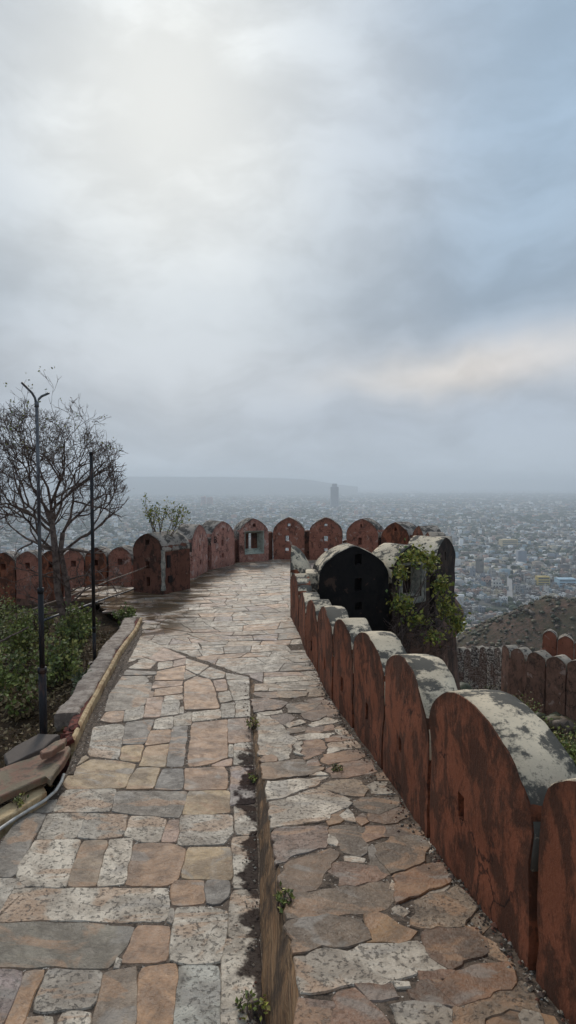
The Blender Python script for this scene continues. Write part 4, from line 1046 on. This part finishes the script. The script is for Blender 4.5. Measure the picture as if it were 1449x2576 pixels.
# ------------------------------------------------------------------ left bank of earth
def bank(x, y):
    kx = interp(y, kerb_tab) if y < 13.2 else (-3.4 - (y - 13.2) * .6 if y < 17 else -4.6)
    dd = max(0, kx - x); base = floorL(kx, y) - .02
    return base - min(.9, .13 * dd) - .12 * min(1, dd * 4) * (1 if y > 7 else .2) - max(0, y - 12) * .04 + .12 * N3(x, y, 0, .9) * min(1, dd) + .04 * N3(x, y, 2, 3.5)
vs, fs = [], []; nb = 70; nj = 110
for j in range(nj + 1):
    y = 1.0 + j * 20.5 / nj; kx = interp(y, kerb_tab) - .14 if y < 13.0 else (-3.5 - (y - 13.0) * .62 if y < 17 else -4.6)
    for i in range(nb + 1):
        x = kx - 15 * (i / nb) ** 1.7; vs.append((x, y, bank(x, y) if i else bank(x, y) - .0))
for j in range(nj):
    for i in range(nb): a = j * (nb + 1) + i; fs.append((a, a + nb + 1, a + nb + 2, a + 1))
tag(mesh_obj('ground', vs, fs, M['earth'], smooth=True), kind='structure')

# kerb along the ramp
kb = empty('ramp_kerb', tuple(KL[3])); tag(kb, 'low broken kerb wall with yellow stone edging along the left of the ramp', 'kerb')
def strip(name, path, o0, o1, h0, h1, mat, parent, brk=0.0, n=60, sag=0.6):
    vs, fs = [], []; P_ = [Vector((p.x, p.y, 0)) for p in path]; L_ = [0]
    for a, b in zip(P_, P_[1:]): L_.append(L_[-1] + (b - a).length)
    tabx = [(l, p.x) for l, p in zip(L_, P_)]; taby = [(l, p.y) for l, p in zip(L_, P_)]
    for i in range(n + 1):
        l = L_[-1] * i / n; x, y = interp(l, tabx), interp(l, taby); x2, y2 = interp(min(l + .1, L_[-1]), tabx), interp(min(l + .1, L_[-1]), taby); x1, y1 = interp(max(0, l - .1), tabx), interp(max(0, l - .1), taby)
        d = Vector((x2 - x1, y2 - y1)).normalized(); nn = Vector((d.y, -d.x)); nn = nn if nn.x < 0 else -nn
        j0 = brk * (N3(l, 1, 0, 1.3) * 1.4 + .6 * N3(l, 1, 3, 8)); j1 = brk * (N3(l, 5, 0, 1.1) * 1.4 + .6 * N3(l, 5, 3, 8))
        z = floorL(x, y)
        hz = h1 + brk * .22 * (N3(l, 9, 0, 1.5) + .7 * N3(l, 9, 0, 9))
        for (o_, zz) in ((o0 + j0 * .3, z - sag), (o0 + j0, z + hz - .02), (o0 + j0 + .02, z + hz), (o1 + j1 - .02, z + hz), (o1 + j1, z + hz - .02), (o1 + j1 * .3, z - sag)):
            vs.append((x + nn.x * o_, y + nn.y * o_, zz))
    for i in range(n):
        for k in range(5): a = i * 6 + k; fs.append((a, a + 6, a + 7, a + 1))
    fs.append(tuple(range(6))); fs.append(tuple(range(n * 6, n * 6 + 6))[::-1])
    o = mesh_obj(name, vs, fs, M[mat], parent, KL[3])
    bm = bmesh.new(); bm.from_mesh(o.data); bmesh.ops.recalc_face_normals(bm, faces=bm.faces); bm.to_mesh(o.data); bm.free()
    return o
KP = [KL[0] + Vector((.08, .2, 0)), KL[1], KL[2], KL[3]]
strip('edging', KP, .0, .062, 0, .118, 'yellow', kb, .012, 160)
strip('brick_core', KP, .05, .17, 0, .088, 'brick', kb, .03, 140)
strip('coping', [KP[0], KP[1], KP[2], lerp(KP[2], KP[3], .45)], .09, .37, 0, .12, 'kerb', kb, .06, 150)
strip('mortar_fillet', KP + [KL[4]], -.09, .01, 0, .006, 'mortar', kb, .05, 120)
# loose slabs, stone and pipe
Z0 = floorL(-2.4, 5.2)
def loose(name, px, z0, th, mat, label, cat='stone slab', tilt=(0, 0), group=None):
    P2 = [on(a, b, lambda x, y: z0 + tilt[0] * (x + 2.4) + tilt[1] * (y - 5.0)) for a, b in px]; mb = MB(); n = len(P2); pts = []
    for i in range(n):
        a, b = P2[i], P2[(i + 1) % n]; m = max(1, int((b - a).length / .07))
        for k in range(m): q = lerp(a, b, k / m); pts.append(q + Vector((.012 * N3(q.x, q.y, 0, 12), .012 * N3(q.x, q.y, 3, 12), 0)))
    c_ = sum(pts, Vector()) / len(pts); n = len(pts)
    vs = [p for p in pts] + [p + (c_ - p).normalized() * .01 + Vector((0, 0, .008)) for p in pts] + [p + Vector((0, 0, -th)) for p in pts]
    fs = [tuple(range(n, 2 * n)), tuple(range(2 * n, 3 * n))[::-1]]
    for i in range(n): j = (i + 1) % n; fs += [(i, j, n + j, n + i), (2 * n + i, 2 * n + j, j, i)]
    o = mesh_obj(name, vs, fs, M[mat], None, c_ - Vector((0, 0, th)))
    bm = bmesh.new(); bm.from_mesh(o.data); bmesh.ops.recalc_face_normals(bm, faces=bm.faces); bm.to_mesh(o.data); bm.free()
    return tag(o, label, cat, group)
loose('stone_slab', [(-120, 1965), (0, 1934), (93, 1902), (173, 1877), (178, 1883), (161, 1915), (139, 1943), (128, 1963), (115, 1954), (0, 2006), (-120, 2060)], Z0 + .20, .055, 'loose', 'large loose orange brown slab lying on its stone at the left edge')
loose('stone_slab', [(168, 1857), (161, 1870), (130, 1892), (106, 1898), (101, 1891), (139, 1866)], Z0 + .30, .05, 'loose', 'small rust coloured slab fragment resting on top of the large slab')
loose('stone_slab', [(10, 1899), (35, 1880), (100, 1846), (150, 1850), (128, 1866), (106, 1884), (67, 1903), (22, 1926)], Z0 + .17, .05, 'slate', 'dark slab piece behind the lamp post foot')
loose('kerb_stone', [(-110, 2060), (0, 2035), (104, 1975), (119, 1992), (91, 2011), (39, 2046), (-110, 2125)], Z0 + .10, .16, 'yellow', 'tan kerb stone under the big loose slab by the pipe', 'kerb stone')
for k_, (px_, py_) in enumerate([(172, 1840), (182, 1848), (165, 1852), (188, 1832), (176, 1860)]):
    c_ = on(px_, py_, lambda x, y: floorL(x, y) + .06 + .012 * k_); mb = MB(); mb.box(c_, (.10, .065, .05), k_ * 1.3, tilt=(.3 * (-1) ** k_, .2))
    tag(mb.build('brick_fragment', M['brick'], None, c_), 'broken red brick piece in the gap at the near end of the kerb', 'brick', 'brick fragments at the broken kerb end')
mb = MB(); pp = [on(a, b, lambda x, y: floorL(x, y) + h) for a, b, h in ((160, 1948, .10), (155, 1965, .08), (140, 1990, .055), (112, 2014, .045), (75, 2036, .04), (35, 2061, .035), (0, 2085, .03), (-40, 2120, .02))]
mb.tube(pp, .014, 10); tag(mb.build('pipe', M['pvc'], None, pp[4], True), 'thin white plastic pipe curving along the left edge of the ramp', 'pipe')

# ------------------------------------------------------------------ poles
def pole(base, segs, label, arms=None):
    e = empty('lamp_post', base); z = 0
    for k, (h, r_, mt) in enumerate(segs):
        mb = MB(); mb.tube([base + Vector((0, 0, z - (.1 if k else .3))), base + Vector((0, 0, z + h))], [r_, r_], 14); mb.tube([base + Vector((0, 0, z + h - .05)), base + Vector((0, 0, z + h + .004))], [r_ * 1.18] * 2, 14)
        mb.build('pole_section', M[mt], e, base + Vector((0, 0, z)), True); z += h
    if arms:
        for pts_ in arms:
            mb = MB(); mb.tube([base + Vector((0, 0, z)) + Vector(q) for q in pts_], .012, 10); mb.build('arm', M['galv'], e, base + Vector((0, 0, z)), True)
    mb = MB(); mb.box(base + Vector((0, 0, .03)), (.22, .22, .02)); mb.build('base_plate', M['iron'], e, base)
    tag(e, label, 'lamp post')
b1 = on(110, 1868, lambda x, y: Z0 + .06)
k1 = b1.y / F
def hz(py): return (at_Y(100, py, b1.y).z - b1.z)
h1, h2, h3 = hz(1680), hz(1480), hz(1012)
pole(b1, [(h1, .040, 'iron'), (h2 - h1, .028, 'iron'), (h3 - h2, .018, 'galv')], 'tall thin black lamp post with two bare forked arms at its top',
     [[(0, 0, -.02), (-.02, 0, .05), (-.05, 0, .10), (-.15, 0, .20)], [(0, 0, -.02), (.02, 0, .03), (.05, .0, .06), (.13, 0, .095)]])
b2 = on(238, 1672, lambda x, y: -.12)
h4 = at_Y(230, 1137, b2.y).z - b2.z
pole(b2, [(h4 * .18, .030, 'iron'), (h4 * .82, .032, 'iron')], 'shorter plain black post without arms beside the kerb')

# ------------------------------------------------------------------ plants
GRN = [(.19, .23, .06, 1), (.29, .33, .09, 1), (.13, .16, .06, 1), (.42, .39, .12, 1), (.30, .29, .14, 1)]
DRY = [(.16, .10, .045, 1), (.22, .15, .07, 1), (.10, .06, .03, 1), (.28, .20, .10, 1)]
YEL = [(.34, .33, .06, 1), (.20, .25, .05, 1), (.46, .40, .08, 1), (.11, .16, .04, 1), (.27, .29, .06, 1)]
def rv(s=1.0): return Vector((R.gauss(0, s), R.gauss(0, s), R.gauss(0, s)))
def grow(mb, tips, p, d, ln, r, lvl, inside=None, spread=.55, nb=(2, 3), up=.08, sides=5, shrink=.78, rs=.64, gnarl=.16, minr=.003):
    pts = [p.copy()]; q = p.copy(); dd = d.copy(); n = 4
    for k in range(n):
        dd = (dd + rv(gnarl) + Vector((0, 0, up))).normalized(); q = q + dd * ln / n; pts.append(q.copy())
    if inside and not inside(q): tips.append((q, dd)); mb.tube(pts[:3], [r, r * .8, r * .5], 3, cap=False); return
    mb.tube(pts, [lerp(r, r * .72, k / n) for k in range(n + 1)], sides if lvl > 2 else 3, cap=False)
    if lvl == 0: tips.append((q, dd)); return
    for k in range(R.randint(*nb)):
        nd = (dd + rv(spread)).normalized(); t_ = R.choice([1, 1, .75]); idx_ = int(n * t_)
        grow(mb, tips, pts[idx_], nd, ln * shrink * R.uniform(.75, 1.15), max(minr, r * rs), lvl - 1, inside, spread, nb, up, sides, shrink, rs, gnarl, minr)
    if lvl < 4: tips.append((q, dd))
# bare tree
tb = at_Y(168, 1580, 13.0); tr = empty('bare_tree', tb); tag(tr, 'leafless spreading tree with dense grey twigs behind the posts', 'tree')
CT = at_Y(120, 1215, 13.0)
def ins(q): return ((q.x - CT.x) / 1.65) ** 2 + ((q.y - CT.y) / 1.6) ** 2 + ((q.z - CT.z) / 2.2) ** 2 < 1 + .8 * N3(q.x, q.z, q.y, 1.5)
trm = MB(); brm = MB(); tips = []
f1 = at_Y(140, 1395, 13.0); f2 = at_Y(152, 1388, 13.1)
trm.tube([tb + Vector((0, 0, -.5)), tb, lerp(tb, f1, .5) + Vector((-.08, 0, 0)), f1, at_Y(128, 1290, 13)], [.12, .10, .085, .08, .06], 8)
trm.tube([tb + Vector((.05, 0, -.3)), lerp(tb, f2, .5) + Vector((.10, 0, 0)), f2, at_Y(158, 1340, 13.1)], [.08, .07, .065, .055], 8)
for st, dd in ((at_Y(128, 1292, 13), (-.35, 0, .9)), (at_Y(128, 1292, 13), (.45, .1, .8)), (at_Y(133, 1340, 13), (-.8, -.2, .45)), (at_Y(158, 1342, 13.1), (.6, .2, .6)), (at_Y(158, 1342, 13.1), (-.1, .5, .8)),
               (at_Y(140, 1390, 13), (-.9, .3, .25)), (at_Y(150, 1385, 13), (.9, -.2, .2)), (at_Y(128, 1300, 13), (0, -.5, .8)), (at_Y(138, 1360, 13), (-.6, .5, .6)), (at_Y(131, 1320, 13), (.3, .6, .8)), (at_Y(128, 1292, 13), (-.05, 0, 1)), (at_Y(145, 1400, 13), (-.6, -.5, .3)), (at_Y(150, 1395, 13), (.7, .4, .35)), (at_Y(128, 1310, 13), (.8, -.3, .5)), (at_Y(130, 1325, 13), (-.7, .2, .8)), (at_Y(140, 1380, 13), (-1, .1, .55))):
    grow(brm, tips, st, Vector(dd).normalized(), .80, .036, 7, ins, .46, (2, 3), .05, 5, .80, .64, .17, .0042)
# low tangled twigs below
for k in range(7):
    st = at_Y(R.uniform(150, 185), R.uniform(1430, 1540), 13.0); grow(brm, [], st, Vector((R.uniform(-1, .7), R.uniform(-.5, .3), R.uniform(-.1, .5))).normalized(), .6, .022, 4, None, .5, (2, 3), -.02, 4, .8, .66, .2, .004)
trm.build('trunk', M['bark'], tr, tb, True); brm.build('branches', M['bark'], tr, tb)
lf = MB()
for q, dd in tips:
    if q.z > 4.0 and R.random() < .02 or (q.z > 5.0 and R.random() < .10): 
        for _ in range(3): lf.leaf(q + rv(.03), dd + rv(.8), R.uniform(.04, .07), R.choice(YEL))
    elif R.random() < .03: lf.leaf(q, dd + rv(.8), .04, R.choice(DRY))
lf.build('leaves', M['leaf'], tr, tb, cols=True)
# leaning poles
def stick(name, a, ya, b, yb, r_, mat, label, cat='pole'):
    p, q = at_Y(*a, ya), at_Y(*b, yb); mb = MB(); pts = [lerp(p, q, k / 8) + Vector((0, 0, .02 * N3(k, 0, 0, .7))) for k in range(9)]; mb.tube(pts, [lerp(r_, r_ * .8, k / 8) for k in range(9)], 8)
    tag(mb.build(name, M[mat], None, p, True), label, cat)
stick('bamboo_pole', (60, 1542), 12.2, (374, 1424), 17.0, .022, 'bamboo', 'long pale pole leaning up against the dark corner merlon')
stick('iron_pipe', (105, 1562), 12.6, (342, 1480), 17.1, .028, 'galv', 'long grey pipe lying below the pale leaning pole', 'pipe')
stick('dead_branch', (-60, 1645), 9.0, (72, 1578), 11.0, .018, 'bark', 'dead thin branch sticking out of the shrubs at the left edge', 'branch')
# broadleaf shrubs
def shrub(c, rx, rz, n, label, cols, size=(.05, .10), stems=14, group=None, name='shrub', ry=None, dense=.5, cat='shrub', parts=('foliage', 'stem')):
    ry = ry or rx; e = empty(name, c); st = MB(); lf = MB()
    for k in range(stems):
        a = R.uniform(0, 6.283); rr = R.uniform(.1, .95); tip = c + Vector((rx * rr * math.cos(a), ry * rr * math.sin(a), rz * R.uniform(.5, 1.1) * (1.15 - .5 * rr)))
        b = c + Vector((rx * .2 * math.cos(a), ry * .2 * math.sin(a), -.08)); mid = lerp(b, tip, .5) + Vector((0, 0, .12 * rz)) + rv(.03)
        pts = [b, lerp(b, mid, .5) + rv(.015), mid, lerp(mid, tip, .5) + rv(.02), tip]; st.tube(pts, [.009, .008, .006, .004, .002], 4, cap=False)
        m = n // stems
        tone = R.choice(cols)
        for j in range(m):
            t_ = R.random() ** .6; q = pts[min(3, int(t_ * 4))]; q2 = pts[min(4, int(t_ * 4) + 1)]; q = lerp(q, q2, R.random()) + rv(rx * .09)
            cc_ = tone if R.random() < .6 else R.choice(cols); v = R.uniform(.7, 1.3)
            lf.leaf(q, rv(1) + Vector((0, 0, .3)), R.uniform(*size), (cc_[0] * v, cc_[1] * v, cc_[2] * v, 1))
    st.build(parts[1], M['bark'], e, c); lf.build(parts[0], M['leaf'], e, c, cols=True); return tag(e, label, cat, group)
SH = [((190, 1640), .55, .85, 1500, 'green shrub growing at the foot of the shorter post', GRN), ((60, 1660), .7, .95, 1900, 'broad green shrub left of the tall lamp post', GRN),
      ((150, 1720), .55, .65, 1300, 'leafy shrub right of the tall lamp post shaft', GRN), ((20, 1760), .6, .7, 1500, 'green shrub at the left edge above the loose slabs', GRN),
      ((215, 1600), .4, .6, 800, 'small light green shrub between the post and the bare tree', YEL[:2] + GRN), ((100, 1600), .6, .8, 1200, 'shrub beneath the bare tree branches', GRN + DRY[:1]),
      ((60, 1800), .4, .35, 700, 'low dry weeds beside the slab pile', DRY + GRN[:1]), ((-20, 1600), .8, 1.0, 1500, 'olive shrub cut by the left edge of the photo', GRN + DRY[:1]),
      ((205, 1740), .22, .28, 350, 'small weed clump creeping onto the kerb', [(.12, .15, .07, 1), (.2, .21, .13, 1)])]
for (px, py), rx, rz, n, lb, cl_ in SH:
    c0 = on(px, py, bank); c0.z = bank(c0.x, c0.y); shrub(c0, rx, rz * 1.05, int(n * 1.2), lb, cl_, (.035, .10), 24, group='shrubs on the left bank')
c0 = at_z(313, 1562, -.05); shrub(c0, .33, .34, 700, 'dark green tuft at the far end of the kerb', GRN[:3], (.04, .08), 16)
# litter: twigs and leaves on the bank
lf = MB()
for _ in range(9000):
    y = R.uniform(3.5, 13.5); kx = interp(y, kerb_tab); x = kx - .12 - 4.5 * R.random() ** 1.6
    v = R.uniform(.6, 1.2); c_ = R.choice(DRY); lf.leaf(Vector((x, y, bank(x, y) + R.uniform(.0, .05))), Vector((R.uniform(-1, 1), R.uniform(-1, 1), R.uniform(-.1, .5))), R.uniform(.03, .08), (c_[0] * v, c_[1] * v, c_[2] * v, 1))
tag(lf.build('leaf_litter', M['leaf'], cols=True), 'dry brown leaves and grass scattered over the left bank', 'leaf litter', kind='stuff')
# joint weeds
for (px, py, fn, lb, s_) in ((635, 1832, floorL, 'small green weed at the upper end of the low brown wall', .11), (646, 2556, floorL, 'green weed at the foot of the brown wall near the bottom of the photo', .10),
                             (712, 2268, floorR, 'tiny yellow green weed on the edge of the steps', .06), (52, 2032, lambda x, y: floorL(x, y) + .05, 'small bright weed beside the white pipe', .09), (640, 1965, floorL, 'thin weed halfway along the low brown wall', .06),
                             (845, 2165 - 228, floorR, 'small weed at a merlon foot beside the steps', .05)):
    c0 = on(px, py, fn); shrub(c0, s_, s_ * 1.2, 120, lb, GRN + YEL[:1], (.018, .04), 9, name='weed', cat='weed', group='weeds in the paving joints')
# sapling on the corner merlon
sb_ = at_Y(404, 1372, 17.3); sp_ = empty('sapling', sb_); st = MB(); tips = []
for dd, l_ in (((-.25, 0, 1), .42), ((.35, .1, .9), .42), ((.0, -.1, 1), .45), ((-.5, 0, .7), .36), ((.6, 0, .7), .4)):
    grow(st, tips, sb_ - Vector((0, 0, .15)), Vector(dd).normalized(), l_ * 1.45, .022, 3, None, .34, (2, 3), .08, 5, .72, .6, .1, .004)
st.build('stem', M['bark'], sp_, sb_); lf = MB()
for q, dd in tips:
    for _ in range(4): lf.leaf(q + rv(.04), dd + rv(.9), R.uniform(.05, .09), R.choice(YEL))
lf.build('leaves', M['leaf'], sp_, sb_, cols=True); tag(sp_, 'small yellow green sapling growing out of the corner merlon top', 'sapling')
# creeper on the bastion
cb = at_Y(1040, 1590, 13.0); cr = empty('creeper', cb); st = MB(); lf = MB()
CL = [((1040, 1400), 12.95, 46, 30, 260), ((1010, 1440), 12.8, 25, 30, 120), ((1085, 1415), 13.2, 25, 30, 200), ((1110, 1470), 13.3, 28, 32, 260), ((1125, 1530), 13.3, 32, 36, 330), ((1150, 1570), 13.6, 26, 30, 280), ((1010, 1520), 12.7, 34, 32, 260), ((1050, 1560), 12.8, 30, 22, 140), ((1090, 1600), 12.8, 30, 22, 120)]
for (px, py), Y, sx, sy, n in CL:
    for _ in range(int(n * .95)):
        q = at_Y(px + R.gauss(0, sx * .42), py + R.gauss(0, sy * .42), Y + R.gauss(0, .12)); v = R.uniform(.7, 1.25); c_ = R.choice(YEL + YEL[:1] + YEL[2:3] + GRN[:1]); lf.leaf(q, rv(1), R.uniform(.06, .125), (c_[0] * v, c_[1] * v, c_[2] * v, 1))
root = at_Y(1000, 1590, 12.9)
for (px, py), Y, sx, sy, n in CL:
    for _ in range(4):
        q = at_Y(px + R.gauss(0, sx * .5), py + R.gauss(0, sy * .5), Y); m_ = lerp(root, q, .5) + rv(.12); st.tube([root + rv(.1), lerp(root, m_, .5) + rv(.05), m_, lerp(m_, q, .5) + rv(.05), q], [.014, .012, .009, .007, .004], 4, cap=False)
for _ in range(130):
    q = at_Y(R.uniform(960, 1130), R.uniform(1530, 1640), 12.75 + R.uniform(0, .2)); grow(st, [], q, rv(1).normalized(), .25, .006, 1, None, .5, (1, 2), 0, 3)
st.build('stem', M['bark'], cr, cb); lf.build('leaves', M['leaf'], cr, cb, cols=True); tag(cr, 'green yellow creeper hanging over the outer face of the bastion', 'creeper')

# ------------------------------------------------------------------ lower fort wall at the right
lwall = empty('lower_rampart', at_Y(1347, 1760, 31)); tag(lwall, 'long lower fort wall with weathered merlons down the slope at the right', 'rampart wall')
segs = [(1535, 1478, 1672, 27.2), (1478, 1424, 1662, 28.0), (1424, 1372, 1653, 29.0), (1372, 1323, 1641, 30.3), (1321, 1282, 1632, 32.5), (1281, 1259, 1624, 36)]
pp_ = []
for k, (xr, xl, yt, Y) in enumerate(segs):
    top = at_Y((xr + xl) / 2, yt, Y).z; b = at_Y(xr - 2, 1700, Y - .4); a = at_Y(xl + 2, 1700, Y + .5); e = Vector((b.x - a.x, b.y - a.y)).normalized(); nv = Vector((-e.y, e.x)); nv = nv if nv.y > 0 else -nv
    merlon(lwall, (a.x, a.y), (b.x, b.y), top - 2.2, top - .4, top, .7, nv, [], 'lowred', 'cap_low', down=6, cell=.3, rough=.04)
    pp_.append(((a.x + b.x) / 2, (a.y + b.y) / 2, top))
rw = empty('rubble_wall', at_Y(1215, 1740, 42)); tag(rw, 'bare rubble stone stretch of the lower wall with worn merlons', 'rampart wall')
for k, (xr, xl, yt, Y) in enumerate([(1261, 1242, 1628, 38.5), (1242, 1224, 1631, 40), (1224, 1205, 1628, 41.5), (1206, 1184, 1627, 43), (1186, 1166, 1633, 44.5), (1166, 1140, 1630, 46)]):
    top = at_Y((xr + xl) / 2, yt, Y).z; b = at_Y(xr - .5, 1700, Y - .5); a = at_Y(xl + .5, 1700, Y + .5); e = Vector((b.x - a.x, b.y - a.y)).normalized(); nv = Vector((-e.y, e.x)); nv = nv if nv.y > 0 else -nv
    merlon(rw, (a.x, a.y), (b.x, b.y), top - 2, top - .35, top, .7, nv, [], 'rubble', 'cap_low', down=8, cell=.25, rough=.07)
om = empty('orange_parapet', at_Y(1407, 1655, 36)); tag(om, 'short bright orange parapet with two arched merlons above the lower wall', 'parapet wall')
for k, (xr, xl, yt, Y) in enumerate([(1479, 1445, 1610, 35.6), (1443, 1402, 1600, 36.0), (1400, 1364, 1587, 36.6)]):
    top = at_Y((xr + xl) / 2, yt, Y).z; b = at_Y(xr, 1640, Y - .2); a = at_Y(xl, 1640, Y + .2); e = Vector((b.x - a.x, b.y - a.y)).normalized(); nv = Vector((-e.y, e.x)); nv = nv if nv.y > 0 else -nv
    m = merlon(om, (a.x, a.y), (b.x, b.y), top - 1.7, top - .42, top, .6, nv, [], 'orange', 'cap_low', down=1.5, cell=.2, rough=.03)
# distant small wall on the spur crest
dw = MB(); pw = []
for i in range(15):
    px = 1385 + i * 6; q = at_Y(px, 1508 + i * 2.4, 262 - i * 2); q.z = min(q.z, terrain(q.x, q.y) + 2.2); pw.append(q)
dwe = empty('ridge_wall', pw[0]); 
for a, b in zip(pw, pw[1:]):
    c_ = (a + b) / 2; dw.box((c_.x, c_.y, c_.z - 1.2), ((b - a).length * 1.02, 1.2, 3.2), math.atan2(b.y - a.y, b.x - a.x)); dw.box((c_.x, c_.y, c_.z + .7), ((b - a).length * .55, 1.0, .6), math.atan2(b.y - a.y, b.x - a.x))
dw.build('masonry', M['lowred'], dwe, pw[0]); tag(dwe, 'distant thin fort wall running along the brown hill crest', 'rampart wall')

# scrub on the hillsides
tvn = np.array(ICO2[0]); tfn = np.array(ICO2[1]); V_, F_, C_ = [], [], []; nv_ = 0
RS = np.random.RandomState(3)
for _ in range(5200):
    if RS.rand() < .35: x = RS.uniform(6, 60); y = RS.uniform(14, 90); s = RS.uniform(.2, .6)
    else: x = RS.uniform(40, 240); y = RS.uniform(110, 320); s = RS.uniform(.4, 1.3)
    if foot_dist(x, y) < 1.5 or abs(math.atan2(x, y)) > rad(36): continue
    z = terrain(x, y)
    v = tvn * (1 + .55 * (RS.rand(len(tvn), 1) - .5)) * s * np.array([1, 1, .75]) + np.array([x, y, z + s * .3])
    V_.append(v); F_.append(tfn + nv_); nv_ += len(tvn); g_ = RS.rand(); b_ = np.array([.07, .072, .042]) if g_ < .35 else np.array([.13, .10, .055]) if g_ < .7 else np.array([.12, .085, .065])
    C_.append(np.repeat(np.concatenate([np.tile(b_, (len(tfn), 1)) * (.6 + .8 * RS.rand(len(tfn), 1)), np.ones((len(tfn), 1))], 1), 3, axis=0))
o = np_mesh('hillside_scrub', np.concatenate(V_), np.concatenate(F_), np.concatenate(C_), M['leaf']); tag(o, 'dry scrub bushes covering the brown hill below the walls', 'scrub', kind='stuff')
for (px, py, Y, rx, rz, n, lb, cl_) in ((1425, 1930, 10.5, 1.0, 1.2, 2600, 'green shrub below the near merlon at the right edge', GRN), (1375, 1880, 16, 1.2, 1.4, 2000, 'dark shrub in the dip between the ramp and the lower wall', GRN + DRY[:1]),
                                       (1320, 1800, 20, 1.0, 1.2, 1500, 'brownish shrub at the foot of the lower wall', DRY + GRN[:2]), (1230, 1770, 30, 1.6, 1.5, 1500, 'olive scrub below the rubble wall', GRN + DRY)):
    c0 = at_Y(px, py, Y); shrub(c0 - Vector((0, 0, rz * .5)), rx, rz, n, lb, cl_, (.05, .11), 26, group='shrubs on the right slope')

# ------------------------------------------------------------------ haze
def box_obj(name, lo, hi):
    mb = MB(); c_ = [(a + b) / 2 for a, b in zip(lo, hi)]; mb.box(c_, [b - a for a, b in zip(lo, hi)]); return mb.build(name, None)
hm = bpy.data.materials.new('haze'); hm.use_nodes = True; ht = hm.node_tree; ht.nodes.clear()
ho = ht.nodes.new('ShaderNodeOutputMaterial'); pvn = ht.nodes.new('ShaderNodeVolumePrincipled')
pvn.inputs['Color'].default_value = (.82, .91, 1.0, 1); pvn.inputs['Density'].default_value = 1.7e-4; pvn.inputs['Anisotropy'].default_value = .2
ht.links.new(pvn.outputs[0], ho.inputs['Volume'])
hz_ = box_obj('haze', (-32000, -2500, -192), (32000, 36000, 175)); hz_.data.materials.append(hm); tag(hz_, kind='stuff')
